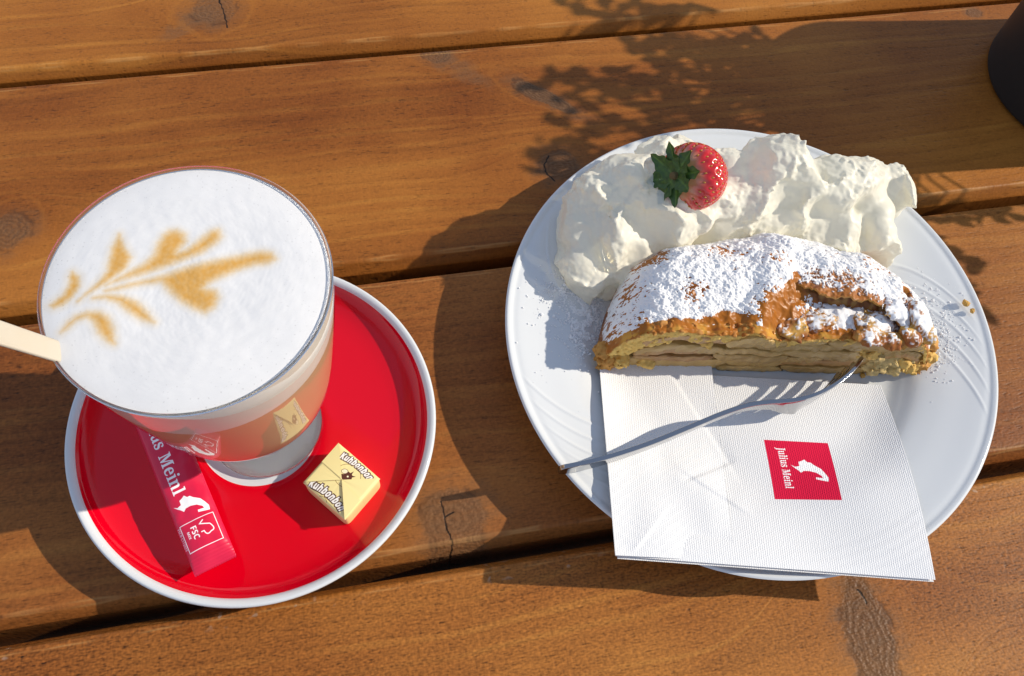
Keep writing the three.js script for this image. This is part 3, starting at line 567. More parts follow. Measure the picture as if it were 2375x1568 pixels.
  // torn lip of crust standing over the cleft on the right
  {
    const cl = new THREE.CatmullRomCurve3(crack.map(([a, b]) => new V3(a, 0, b)));
    const lipMat = phy({ vertexColors: true, roughness: 0.6 });
    const shape = (a, b, dy) => {
      const p = cl.getPoint(a), tg = cl.getTangent(a), nx = -tg.z, nz = tg.x, sg = nz > 0 ? 1 : -1;
      const end = Math.sqrt(Math.sin(Math.PI * clamp(a, 0.001, 0.999))), over = -(0.0016 + 0.0030 * (n2(a * 7, 1, 2) + 0.35) + 0.0016 * n2(a * 24, 3, 2) + 0.0008 * n2(a * 45, 3, 2)) * end, dist = lerp(over, 0.017, b ** 1.3);
      const u = p.x + nx * sg * dist, v = p.z + nz * sg * dist;
      const hb = H(p.x + nx * sg * Math.max(dist, 0.0045), p.z + nz * sg * Math.max(dist, 0.0045));
      const lift = (0.0030 + 0.0016 * n2(a * 6, 5, 1)) * end * (1 - sst(-0.003, 0.0165, dist)) - 0.0014 * sst(0.010, 0.017, dist);
      const den = n2(u * 1150, v * 1150, 2.2) * 0.5 + n2(u * 420, v * 420, 8.1) * 0.5, sugar = dy > 0 ? sst(-0.10, 0.10, den + 0.16 + 0.45 * n2(u * 75, v * 75, 12.5) - 0.6 * sst(0.0035, -0.003, dist)) : 0;
      return [w3(u, hb + lift + (dy > 0 ? 0.0005 * sugar + 0.0005 * n2(u * 600, v * 600, 3) : dy), v), sugar, u, v];
    };
    const top = grid(220, 70, (a, b) => loc(shape(a, b, 1)[0]), { color: (a, b) => { const [, sg, u, v] = shape(a, b, 1), c = crustCol(u, v + 0.02); return [lerp(c[0], 0.86, sg), lerp(c[1], 0.86, sg), lerp(c[2], 0.86, sg)]; } });
    const bot = grid(220, 40, (a, b) => loc(shape(a, b, -0.0014)[0]), { flip: true, color: (a, b) => { const [, , u, v] = shape(a, b, -0.0014), n = n2(u * 210, v * 210, 4); return [0.24 + 0.12 * n, 0.085 + 0.06 * n, 0.018 + 0.012 * n]; } });
    const edge = grid(220, 1, (a, b) => { const p = shape(a, 0, b ? -0.0014 : 1)[0]; return loc(p); }, { flip: true, color: () => [0.55, 0.28, 0.06] });
    part('torn_crust', mergeGeometries([top, bot, edge]), lipMat, t, 'torn lip of crust standing over a dark cleft');
  }
  // sugar: its own rough layer lying on the crust, dipping under it where the crust is bare
  const sug = grid(NU, NV, (a, b) => {
    const i = Math.round(a * NU), u = uOf(a), v = VM[i] * b, h = hAt(a, b);
    const cv = cover(u, v) * sst(0.0, 0.004, v) * sst(0.002, 0.012, h), den = n2(u * 1150, v * 1150, 2.2) * 0.55 + n2(u * 2100, v * 2100, 6.2) * 0.35 + n2(u * 420, v * 420, 8.1) * 0.5;
    const low = n2(u * 75, v * 75, 12.5);
    const th = lerp(-0.0012, 0.00032 + 0.00085 * low, cv) + 0.00110 * den;
    return loc(w3(u, h + Math.max(-0.0015, th), v));
  });
  part('powdered_sugar', sug, phy({ color: lin(0.86, 0.86, 0.86), roughness: 0.95, specularIntensity: 0.2 }), t, 'clumpy white powdered sugar dusting');
  // crumb edge of the crust along the cut
  const thick = (u) => 0.0082 + 0.016 * sst(0.036, 0.004, u) + 0.0022 * n2(u * 90, 4, 1) + 0.0012 * n2(u * 320, 4, 2) - 0.0034 * sst(0.062, 0.072, u) ;
  const H0 = new Float32Array(1001); for (let i = 0; i <= 1000; i++) H0[i] = H(clamp(i / 1000 * L, 0.0006, L - 0.0006), 0);
  const h0 = (u) => H0[Math.round(clamp(u / L) * 1000)];
  const inSlice = (g) => { const p = g.attributes.position; for (let i = 0; i < p.count; i++) { const q = loc(w3(p.getX(i), p.getY(i), p.getZ(i))); p.setXYZ(i, q.x, q.y, q.z); } const ix = g.index.array; for (let i = 0; i < ix.length; i += 3) { const k = ix[i]; ix[i] = ix[i + 1]; ix[i + 1] = k; } g.computeVertexNormals(); return g; };
  part('crumb_edge', inSlice(nets((u, y, v) => {
    const h = h0(u), tk = Math.min(thick(u), h + 0.001), m = h - tk / 2;
    let d = Math.max(Math.abs(y - m + 0.0004) - tk / 2 + 0.0004, Math.abs(v - 0.0016) - 0.0026, 0.0004 - y, 0.0005 - u, u - L + 0.0005);
    if (d < 0.004) d -= 0.0011 * n3(u * 190, y * 190, v * 190) + 0.0013 * n3(u * 430, y * 430, v * 430) + 0.0007 * n3(u * 900, y * 900, v * 900);
    return d;
  }, [-0.002, -0.0005, -0.005], [L + 0.002, 0.047, 0.0062], 0.00052, (u, y, v) => { const n = n3(u * 420, y * 420, v * 420), e = sst(0.0022, 0.0004, h0(u) - y + 0.0006 * n); return [lerp(0.72, 0.40, e) + 0.14 * n, lerp(0.46, 0.14, e) + 0.12 * n, lerp(0.115, 0.016, e) + 0.05 * n]; })), phy({ vertexColors: true, roughness: 0.8 }), t, 'yellow crumbly edge of the crust');
  // filling wall behind the apple slices
  part('filling', grid(200, 40, (a, b) => { const u = lerp(0.006, L - 0.004, a), h = Math.max(0.001, H(u, 0) - thick(u) * 0.7); return loc(w3(u, h * b, 0.0016 + 0.0012 * n2(u * 160, b * 9, 1))); }, { flip: false, color: (a, b) => { const n = n2(a * 40, b * 9, 6); return [0.46 + 0.08 * n, 0.32 + 0.06 * n, 0.14 + 0.03 * n]; } }), phy({ vertexColors: true, roughness: 0.45 }), t, 'brown apple filling');
  // apple slices: thin bent slabs stacked in the cut face
  const appleMat = phy({ vertexColors: true, roughness: 0.3, specularIntensity: 0.7 });
  const rows = 6;
  for (let r = 0; r < rows; r++) {
    let u0 = 0.004 + rnd() * 0.012;
    while (u0 < L - 0.014) {
      const ln = 0.020 + rnd() * 0.036, u1 = Math.min(L - 0.004, u0 + ln), um = (u0 + u1) / 2;
      const hm = Math.max(0, H(um, 0) - thick(um) * 0.55), y0 = (r + 0.0 + 0.8 * rnd()) / rows, s1 = rnd() * 50, bend = (rnd() - 0.5) * 0.006, pro = 0.0003 - rnd() * 0.0012, tt = 0.0024 + 0.0020 * rnd(), slope = (rnd() - 0.5) * 0.14;
      if (hm > 0.006) {
        const tone = rnd(), base = [lerp(0.34, 0.54, tone), lerp(0.205, 0.345, tone), lerp(0.060, 0.12, tone)], pink = rnd() < 0.12 ? 0.7 : 0;
        const g = grid(60, 14, (a, b) => {
          const u = lerp(u0, u1, a), hl = Math.max(0.002, h0(u) - thick(u) * 0.6), ang = b * Math.PI, taper = Math.sqrt(Math.max(0.02, 1 - (2 * a - 1) ** 6));
          const yc = y0 * hl + bend * (2 * a - 1) ** 2 + slope * (u - um) + 0.0012 * n2(u * 110, s1, 1);
          return loc(w3(u, clamp(yc + tt * taper * Math.sign(Math.cos(ang)) * Math.abs(Math.cos(ang)) ** 0.6, 0.0002, hl + 0.001), pro - 0.0013 * Math.sin(ang) ** 0.4 * taper + 0.0005 * n2(u * 300, s1 + b * 3, 3) + 0.0003 * n2(u * 900, s1 + b * 9, 5) + (b === 0 || b === 1 ? 0.006 : 0)));
        }, { flip: true, color: (a, b) => { const n = n2(a * 9 + s1, b * 3, 2) * 1.5; return [base[0] + 0.07 * n, base[1] * (1 - 0.18 * pink) + 0.06 * n, base[2] + 0.03 * n]; } });
        part(numbered('apple_slice'), g, appleMat, t);
      }
      u0 = u1 - 0.004 + rnd() * 0.003;
    }
  }
  // ragged crumbs hanging on the right end and along the torn edge
  const lump = (cx, cy, cz, r, s, colr) => nets((x, y, z) => hyp(x - cx, (y - cy) * 1.25, z - cz) - r * (1 + 0.55 * n3(x * 330 + s, y * 330, z * 330) + 0.30 * n3(x * 800, y * 800 + s, z * 800)), [cx - r * 1.7, cy - r * 1.7, cz - r * 1.7], [cx + r * 1.7, cy + r * 1.7, cz + r * 1.7], r / 7, (x, y, z) => { const n = n3(x * 700, y * 700, z * 700); return [colr[0] + 0.1 * n, colr[1] + 0.09 * n, colr[2] + 0.03 * n]; });
  const crumbMat = phy({ vertexColors: true, roughness: 0.75 });
  const Y = [0.64, 0.40, 0.10], O = [0.52, 0.25, 0.05], G2 = [0.50, 0.36, 0.14];
  for (const [px, py, h, r, cc] of [[2012, 800, 0.022, 0.006, Y], [2048, 790, 0.022, 0.006, G2], [2078, 782, 0.022, 0.0055, Y], [2090, 826, 0.012, 0.006, Y], [2120, 795, 0.018, 0.006, O], [2020, 845, 0.007, 0.005, G2], [2130, 838, 0.007, 0.005, O], [2150, 822, 0.010, 0.0045, Y], [1975, 768, 0.031, 0.004, Y], [1915, 772, 0.031, 0.004, O], [2030, 812, 0.018, 0.0055, G2], [2062, 818, 0.015, 0.006, G2], [2085, 800, 0.019, 0.005, Y], [2110, 815, 0.014, 0.0055, G2], [2140, 815, 0.013, 0.005, Y], [2152, 795, 0.016, 0.0045, O], [2140, 770, 0.022, 0.005, O], [2100, 770, 0.024, 0.005, O], [2060, 765, 0.026, 0.005, Y], [2025, 780, 0.025, 0.005, G2], [2070, 842, 0.009, 0.0055, G2], [2110, 842, 0.008, 0.005, Y], [2040, 838, 0.010, 0.005, G2], [1990, 795, 0.025, 0.004, Y], [1945, 785, 0.028, 0.0035, Y], [1880, 778, 0.029, 0.0035, Y], [1500, 835, 0.008, 0.004, Y], [1440, 832, 0.010, 0.0045, Y], [1405, 835, 0.008, 0.0048, O], [1398, 815, 0.012, 0.004, O], [1640, 790, 0.027, 0.0035, Y]]) {
    const p = at(px, py, SB + h).sub(t.position); part(numbered('crumb_lump'), lump(p.x, p.y, p.z, r, px * 0.7, cc), crumbMat, t);
  }
  // broken pieces of crust at the torn right end, sugar lying on their tops
  for (const [px, py, h0_, rx, ry, rz, tilt, sg] of [[1958, 738, 0.0335, 15, 2.6, 6.5, -0.10, 0.28], [1888, 748, 0.034, 9, 2.4, 6, 0.10, -0.05], [2038, 752, 0.0275, 11, 3.0, 6, -0.25, 0.05], [2082, 728, 0.029, 8, 2.8, 7, -0.35, 0.20], [2128, 742, 0.0235, 6.5, 5.0, 9, -0.5, 0.12], [2112, 782, 0.0165, 7, 4.0, 5, -0.3, -0.25], [2070, 792, 0.0190, 8, 3.0, 4.5, -0.1, -0.3], [2016, 782, 0.0240, 8, 2.4, 4.5, -0.15, -0.2], [1842, 762, 0.0300, 9, 1.6, 5, 0.1, -0.15], [2145, 775, 0.017, 5, 4.5, 6, -0.6, -0.1]]) {
    let h = h0_, cu, cv; for (let k = 0; k < 6; k++) { [cu, cv] = uv(at(px, py, SB + h)); const on = inside(cu, Math.max(cv, 0.0008)) ? H(cu, Math.max(cv, 0.0008)) : 0.004; h = lerp(h, Math.max(h0_ * 0.8, on + ry * 0.0004), 0.7); }
    const ct = Math.cos(tilt), st = Math.sin(tilt), A = rx / 1000, Bq = ry / 1000, Cq = rz / 1000, s1 = px * 0.013;
    const g = nets((u, y, v) => {
      const dx = u - cu, dy = y - h, dz = v - cv, a = (dx * ct + dy * st) / A, b = (dy * ct - dx * st - 0.010 * Math.sin(dx * 160 + s1) * Bq / 0.004 * 0.12) / Bq, c = dz / Cq, r = Math.sqrt(a * a + b * b + c * c) || 1e-6;
      return (r - 1) * Bq * 1.1 - 0.0011 * n3(u * 170 + s1, y * 170, v * 170) - 0.0009 * n3(u * 400, y * 400 + s1, v * 400) - 0.0004 * n3(u * 950, y * 950, v * 950);
    }, [cu - A - 0.004, h - 0.011, cv - Cq - 0.004], [cu + A + 0.004, h + 0.011, cv + Cq + 0.004], 0.00058, (u, y, v) => {
      const dx = u - cu, up = ((y - h) * ct - dx * st) / Bq, n = n3(u * 420, y * 420, v * 420), q = sst(0.0, 0.22, up * 0.35 + sg - 0.12 + 0.45 * n3(u * 950, y * 950, v * 950) + 0.35 * n3(u * 260, y * 260, v * 260)) * (up > 0.05 ? 1 : 0), br = sst(-0.3, 0.35, n3(u * 130 + s1, y * 130, v * 130) + 0.12);
      const c = [lerp(0.60, 0.30, br) + 0.08 * n, lerp(0.33, 0.095, br) + 0.06 * n, lerp(0.065, 0.012, br) + 0.01 * n];
      return [lerp(c[0], 0.86, q), lerp(c[1], 0.86, q), lerp(c[2], 0.86, q)];
    });
    part(numbered('crust_piece'), inSlice(g), crumbMat, t);
  }
  console.log('strudel L', L);
}

// ---------------------------------------------------------------- whipped cream
{
  const B = [[1362, 610, 19, 11], [1372, 540, 24, 14], [1392, 480, 27, 15], [1460, 450, 30, 18], [1450, 560, 25, 14], [1540, 490, 31, 18], [1530, 392, 26, 13], [1610, 470, 30, 18], [1592, 376, 23, 11], [1660, 510, 27, 13], [1690, 430, 30, 16],
    [1750, 460, 31, 15], [1790, 400, 38, 16], [1838, 385, 44, 11], [1850, 440, 34, 14], [1800, 480, 27, 13],
    [1920, 450, 30, 16], [1990, 450, 30, 16], [2060, 450, 26, 12], [2030, 500, 26, 15], [1950, 520, 25, 13], [2045, 560, 17, 9], [1890, 505, 24, 12]].map(([x, y, h, r]) => { const p = at(x, y, SB + h * 0.001); return [p.x, p.y, p.z, r * 0.001]; });
  const f = (x, y, z) => {
    let d = 1;
    for (const [cx, cy, cz, r] of B) {
      const dx = x - cx, dz = z - cz; if (dx * dx + dz * dz > (r + 0.018) ** 2) continue;
      const yy = y > cy ? y - cy : 0, flare = y < cy ? 1 + 0.10 * (cy - y) / 0.03 : 1;
      d = smin(d, hyp(dx, yy, dz) - r * flare, 0.0038);
    }
    if (d < 0.0065 && d > -0.0080) {
      const wx = x + 0.009 * n3(x * 45, y * 45, z * 45 + 7), wy = y + 0.009 * n3(x * 45 + 5, y * 45, z * 45), wz = z + 0.009 * n3(x * 45, y * 45 + 9, z * 45);
      const a1 = n3(wx * 36, wy * 34, wz * 36), a2 = n3(wx * 88 + 3, wy * 80, wz * 88), r1 = 1 - 2.2 * Math.sqrt(a1 * a1 + 0.0003), r2 = 1 - 2.2 * Math.sqrt(a2 * a2 + 0.001);
      d -= 0.0056 * (r1 - 0.47) + 0.0013 * (r2 - 0.45) + (0.0002 + 0.0011 * clamp(r1) ** 2) * n3(x * 230, y * 230, z * 230) + (0.0002 + 0.0006 * clamp(r1)) * n3(x * 520, y * 520, z * 520);
    }
    return Math.max(d, groundPlate(x, z) + 0.0001 - y);
  };
  const xs = B.map((b) => b[0]), ys = B.map((b) => b[1] + b[3]), zs = B.map((b) => b[2]);
  const c = 0.00066, lo = [Math.min(...xs) - 0.026, 0.006, Math.min(...zs) - 0.026], hi = [Math.max(...xs) + 0.026, Math.max(...ys) + 0.010, Math.max(...zs) + 0.026];
  const g = nets(f, lo, hi, c);
  const o = [lerp(lo[0], hi[0], 0.5), 0.0085, lerp(lo[2], hi[2], 0.5)]; g.translate(-o[0], -o[1], -o[2]);
  const m = shade(new THREE.Mesh(g, phy({ color: lin(0.975, 0.945, 0.815), roughness: 0.42, specularIntensity: 0.5, transmission: 0.34, thickness: 0 })));
  m.name = 'whipped_cream'; m.position.set(...o); scene.add(m);
  m.userData = { label: 'thick folded heap of whipped cream behind the strudel, carrying the strawberry', category: 'cream' };
}
console.log('cream done');

// ---------------------------------------------------------------- strawberry
{
  const cal = at(1572, 408, 0.064), ax = new V3(0.74, -0.54, -0.50).normalize();
  const t = thing('strawberry', 'glossy red strawberry with green leaf crown lying on the whipped cream', 'strawberry', [cal.x, cal.y, cal.z]);
  const q = new THREE.Quaternion().setFromUnitVectors(new V3(0, -1, 0), ax);
  const prof = (s) => 0.0168 * Math.pow(Math.sin(Math.PI * Math.pow(clamp(s, 0.0001, 0.9999), 0.62)), 0.72) * (1 - 0.12 * s);
  const LEN = 0.034, seeds = [];
  for (let i = 0; i < 13; i++) { const s = 0.10 + i * 0.066, n = Math.max(4, Math.round(prof(s) * 2 * Math.PI / 0.0048)); for (let k = 0; k < n; k++) seeds.push([s + 0.012 * (rnd() - 0.5), (k + (i % 2) * 0.5 + 0.15 * (rnd() - 0.5)) / n * Math.PI * 2]); }
  const pt = (s, a, k = 0) => { const r = prof(s) * (1 + 0.03 * Math.sin(a * 2 + 1)) + k; return new V3(r * Math.cos(a), -s * LEN + 0.0022 * sst(0.2, 0, s) * 0, r * Math.sin(a)); };
  const dim = (s, a) => { let y = 0; for (const [ss, sa] of seeds) { const ds = (s - ss) * LEN; if (ds * ds > 9e-6) continue; let da = a - sa; da -= Math.round(da / 6.28319) * 6.28319; const dl = da * prof(s), d2 = ds * ds + dl * dl * 1.4; y += Math.exp(-d2 / 1.3e-6); } return -0.00075 * y; };
  const body = grid(200, 120, (u, v) => pt(v, u * Math.PI * 2, dim(v, u * Math.PI * 2) + 0.0003 * n2(u * 9, v * 6, 2)), { color: (u, v) => { const w = sst(0.13, 0.02, v + 0.05 * n2(u * 20, v * 8, 3)), n = 0.05 * n2(u * 30, v * 20, 5); return [lerp(0.56, 0.70, w) + n, lerp(0.010, 0.30, w), lerp(0.012, 0.16, w)]; } });
  body.applyQuaternion(q);
  part('flesh', body, phy({ vertexColors: true, roughness: 0.22, clearcoat: 0.7, clearcoatRoughness: 0.08 }), t, 'red flesh');
  const sg = new THREE.SphereGeometry(1, 8, 6), sm = phy({ color: lin(0.46, 0.22, 0.035), roughness: 0.4 });
  for (const [s, a] of seeds) {
    const m = part(numbered('seed'), sg, sm, t); const p = pt(s, a, -0.00048).applyQuaternion(q); m.position.copy(p);
    m.scale.set(0.00036, 0.00072, 0.00036); m.quaternion.setFromUnitVectors(new V3(0, 1, 0), pt(s + 0.01, a).sub(pt(s - 0.01, a)).normalize().applyQuaternion(q));
  }
  // leaf crown
  const lm = phy({ vertexColors: true, roughness: 0.5, transmission: 0.12, thickness: 0, side: THREE.DoubleSide });
  const nL = 8;
  for (let i = 0; i < nL; i++) {
    const a0 = i / nL * Math.PI * 2 + 0.25 * (rnd() - 0.5), len = 0.0125 + 0.0035 * rnd(), wd = 0.0036 + 0.0010 * rnd(), curl = 0.0 + 1.5 * rnd(), up = 0.0005 + 0.0007 * (i % 2), tw = (rnd() - 0.5) * 0.8;
    const g = grid(10, 18, (u, v) => {
      const w = wd * Math.sin(Math.PI * Math.pow(v * 0.97 + 0.03, 0.7)) ** 0.8 * (1 + 0.16 * Math.sin(v * 19 + i * 2) + 0.25 * n2(v * 6, i * 3.3, 4)) * (u - 0.5) * 2, r = 0.0008 + len * v;
      const down = -0.0002 - 0.26 * r * r / 0.015 * (1.1 - curl) + curl * 0.004 * v ** 3;
      const y = up + down + 0.0016 * Math.abs(u - 0.5) * 2 * Math.sin(Math.PI * v) + tw * w * v * 0.6;
      const ca = Math.cos(a0), sa = Math.sin(a0);
      return new V3(r * ca - w * sa, y + 0.0012, r * sa + w * ca);
    }, { color: (u, v) => { const vein = Math.exp(-(((u - 0.5) / 0.06) ** 2)), n = n2(u * 5 + i * 3, v * 9, 1), b = sst(0.9, 1.0, v); return [0.046 + 0.06 * vein + 0.05 * n + 0.07 * b, 0.110 + 0.10 * vein + 0.08 * n - 0.01 * b, 0.016 + 0.02 * vein]; } });
    g.applyQuaternion(q); part(numbered('sepal'), g, lm, t);
  }
  const st = grid(16, 8, (u, v) => { const a = u * 6.28319, r = 0.0024 * (1 - 0.4 * v) * (1 + 0.2 * n2(u * 8, v, 2)); return new V3(r * Math.cos(a) * (v > 0.99 ? 0.01 : 1), 0.0006 + 0.0036 * Math.min(v * 1.15, 1), r * Math.sin(a) * (v > 0.99 ? 0.01 : 1)); }); st.applyQuaternion(q);
  part('stem', st, phy({ color: lin(0.13, 0.09, 0.03), roughness: 0.8 }), t, 'brown cut stem stub');
}

// ---------------------------------------------------------------- napkin
{
  const TL = [1394, 856], TR = [2043, 893], BR = [2170, 1345], BL = [1428, 1290];
  const pxAt = (i, j) => [lerp(lerp(TL[0], TR[0], i), lerp(BL[0], BR[0], i), j) + 14 * Math.sin(Math.PI * j) * i, lerp(lerp(TL[1], TR[1], i), lerp(BL[1], BR[1], i), j)];
  // creases pressed into the paper, as photo positions
  const CL = [[1590, 1096, 1720, 1180, 1], [1600, 1110, 1690, 1075, -1], [1478, 1270, 1540, 1190, 1], [1560, 870, 1700, 1090, -0.6]];
  const crease = (x, y) => { let h = 0; for (const [ax, ay, bx, by, sg] of CL) { const ex = bx - ax, ey = by - ay, l2 = ex * ex + ey * ey, t = ((x - ax) * ex + (y - ay) * ey) / l2, d = ((x - ax) * ey - (y - ay) * ex) / Math.sqrt(l2); h += sg * 0.0007 * sst(-0.25, 0.15, t) * sst(1.25, 0.85, t) * sst(-7, 3, d) * Math.exp(-Math.max(0, d) / 45); } return h; };
  const sheetPt = (i, j, up, fx = pxAt) => {
    const [x, y] = fx(i, j); let h = 0.014;
    for (let k = 0; k < 8; k++) {
      const p = at(x, y, h), r = hyp(p.x - PC.x, p.z - PC.z), sag = 0.0012 + up;
      // the paper bridges the shoulder of the plate and stands off its rim
      let g = 0;
      for (const dr of [-0.008, -0.004, 0, 0.004, 0.008]) g += plateY(clamp(r + dr, 0, 0.1155)) / 5;
      h = g + sag + 0.0005 + 0.006 * sst(0.55, 1, j) * (1 - i) ** 1.5 + 0.0014 * sst(0.6, 1, j) * i + 0.0018 * (n2(i * 2.6, j * 2.6, 5) + 0.35) * sst(0.02, 0.2, j) + crease(x, y);
    }
    return at(x, y, h);
  };
  const c0 = sheetPt(0.5, 0.5, 0), base = [c0.x, c0.y, c0.z];
  const t = thing('paper_napkin', 'folded white embossed paper napkin with a red printed square, lying under the fork', 'napkin', base);
  const N = 1536, [c, x] = canvas(N, N); x.fillStyle = '#eaebec'; x.fillRect(0, 0, N, N);
  const inv = (px, py) => { let i = 0.5, j = 0.5; for (let k = 0; k < 30; k++) { const [a, b] = pxAt(i, j), e = 1e-3, [a1, b1] = pxAt(i + e, j), [a2, b2] = pxAt(i, j + e), J = [(a1 - a) / e, (a2 - a) / e, (b1 - b) / e, (b2 - b) / e], D = J[0] * J[3] - J[1] * J[2], dx = px - a, dy = py - b; i += (dx * J[3] - dy * J[1]) / D; j += (dy * J[0] - dx * J[2]) / D; } return [i * N, j * N]; };
  const q = [[1772, 1020], [1920, 1028], [1953, 1160], [1797, 1158]].map(([a, b]) => inv(a, b));
  x.fillStyle = '#dd2046'; x.beginPath(); q.forEach((p, i) => i ? x.lineTo(...p) : x.moveTo(...p)); x.closePath(); x.fill();
  // upright logo box: its top is the right-hand side of the square
  x.save(); x.transform((q[2][0] - q[1][0]), (q[2][1] - q[1][1]), (q[0][0] - q[1][0]), (q[0][1] - q[1][1]), q[1][0], q[1][1]);
  x.fillStyle = '#fff'; poly(x, HEAD, 0.27, 0.11, 0.46, 0.58);
  x.font = 'bold 0.17px serif'; x.save(); x.translate(0.13, 0.82); x.scale(0.01, 0.01); x.font = 'bold 17px serif'; const w = x.measureText('Julius Meinl').width; x.scale(72 / w, 1.0); x.fillText('Julius Meinl', 0, 0); x.restore(); x.restore();
  const map = canvasTex(c);
  // embossing: rows of small dents
  const jit = Array.from({ length: 1024 }, () => rnd());
  const em = dataTex(256, 256, (i, j) => { const u = i / 16, v = j / 22.2609; let h = 0; for (let a = -1; a <= 1; a++) for (let b = -1; b <= 1; b++) { const cu = Math.floor(u) + a, o = ((cu % 2) + 2) % 2 * 0.5, cv = Math.floor(v - o) + b, q = jit[(((cu + 16) % 16) * 31 + ((cv + 23) % 11.5 | 0) * 7) & 1023], du = u - cu - 0.5 + 0.25 * (q - 0.5), dv = v - o - cv - 0.5; h = Math.max(h, (0.65 + 0.35 * q) * Math.exp(-(du * du * 9 + dv * dv * 4.5))); } return [h, h, h]; }, false);
  const mk = (m, ru, rv) => { const e = em.clone(); e.repeat.set(ru, rv); e.needsUpdate = true; return phy({ map: m ?? null, color: m ? lin(1, 1, 1) : srgb(234, 235, 236), bumpMap: e, bumpScale: 0.00016, roughness: 0.9, specularIntensity: 0.2, transmission: 0.06, thickness: 0 }); };
  const two = (nu, nv, fx, up, name, mat, label) => {
    const f = (a, b) => sheetPt(a, b, up, fx).sub(c0);
    const g = grid(nu, nv, f, { flip: true, uv: (a, b) => [a, 1 - b] });
    return part(name, g, mat, t, label);
  };
  two(200, 150, pxAt, 0.0006, 'sheet', mk(map, 9, 7), 'white embossed sheet with red printed square');
  const flapPx = (i, j) => [lerp(lerp(1390, 1650, i), lerp(1427, 1704, i), j), lerp(lerp(846, 846, i), lerp(1288, 1302, i), j)];
  two(100, 150, flapPx, 0.0027, 'folded_flap', mk(null, 3.4, 7), 'folded strip lying over the sheet');
  const hemPx = (i, j) => [lerp(1432, 1648, i), lerp(1294, lerp(1296, 1326, i), j)];
  const under = (i, j) => [lerp(lerp(1394, 2035, i), lerp(1432, 2166, i), j), lerp(lerp(870, 900, i), lerp(1296, 1350, i), j)];
  two(90, 70, under, -0.0007, 'under_sheet', mk(null, 9, 7));
}

// ---------------------------------------------------------------- fork standing on its edge
{
  const S = [[1297, 1084, 34, 9.5, 0], [1330, 1078, 34, 10.5, 0], [1400, 1062, 34, 10.8, 0], [1500, 1030, 34, 10.0, 0], [1600, 990, 33.5, 8.8, 0], [1680, 957, 33, 7.6, 0], [1740, 938, 32.5, 7.0, 0], [1790, 931, 33, 9.0, 0], [1825, 929, 35, 16, 0], [1860, 924, 37, 20.5, 0], [1895, 913, 38, 22.5, 0], [1930, 896, 37.5, 23, 0], [1965, 871, 36.5, 23, 0], [1990, 845, 35.5, 22.5, 0], [2005, 824, 35, 22, 0]];
  const top = S.map(([x, y, h]) => at(x, y, h * 0.001)), wid = S.map((s) => s[3] * 0.001);
  const c = new THREE.CatmullRomCurve3(top, false, 'centripetal'), wc = new THREE.CatmullRomCurve3(wid.map((w, i) => new V3(i, w, 0)), false, 'centripetal');
  // lean of the fork's width: nearly upright, foot of it towards the viewer
  const lean = new V3(-0.13, -1, 0.0).normalize();
  const t = thing('dessert_fork', 'polished steel dessert fork lying on its edge across the napkin, tines stuck in the strudel', 'fork', [top[6].x, top[6].y - 0.02, top[6].z]);
  const metal = phy({ color: lin(0.40, 0.40, 0.41), metalness: 1, roughness: 0.11 });
  const strip = (v0, v1, a0, a1, nU, th, endR) => {                // a0..a1: share of the width, from the top edge
    const R = 32;
    return grid(R, nU, (u, vv) => {
      const s = lerp(v0, v1, vv), p = c.getPoint(s), tan = c.getTangent(s), w = wc.getPoint(s).y;
      const nrm = new V3().crossVectors(tan, lean).normalize(), down = new V3().crossVectors(nrm, tan).normalize(); if (down.y > 0) down.negate();
      const A = u * 6.28319, cx = Math.cos(A), sx = Math.sin(A);
      let f0 = a0, f1 = a1; if (a0 > 0 || a1 < 1) { const tp = 1 - 0.45 * sst(0.6, 1, vv); const mid = (a0 + a1) / 2; f0 = mid - (mid - a0) * tp; f1 = mid + (a1 - mid) * tp; }
      let m = (f0 + f1) / 2, hw = (f1 - f0) / 2;
      if (endR && vv < 0.06) hw *= Math.sqrt(1 - (1 - vv / 0.06) ** 2) * 0.999 + 0.001;
      const tipS = (!endR && vv > 0.93) ? Math.sqrt(Math.max(0.001, 1 - ((vv - 0.93) / 0.07) ** 2)) : 1;
      const e = 0.22, ww = (m + hw * tipS * Math.sign(cx) * Math.abs(cx) ** e) * w, tt = th * tipS * Math.sign(sx) * Math.abs(sx) ** e;
      // the handle's face is slightly hollow
      return p.clone().addScaledVector(down, ww).addScaledVector(nrm, tt).sub(t.position);
    });
  };
  part('handle', strip(0, 0.66, 0, 1, 120, 0.0011, true), metal, t);
  part('head', strip(0.655, 0.76, 0, 1, 40, 0.0009, false), metal, t);
  const n = 4;
  for (let i = 0; i < n; i++) { const w = 0.13, g = (1 - n * w) / (n - 1); part('tine', strip(0.745, 1, i * (w + g), i * (w + g) + w, 40, 0.00085, false), metal, t); }
}
console.log('napkin, fork done');

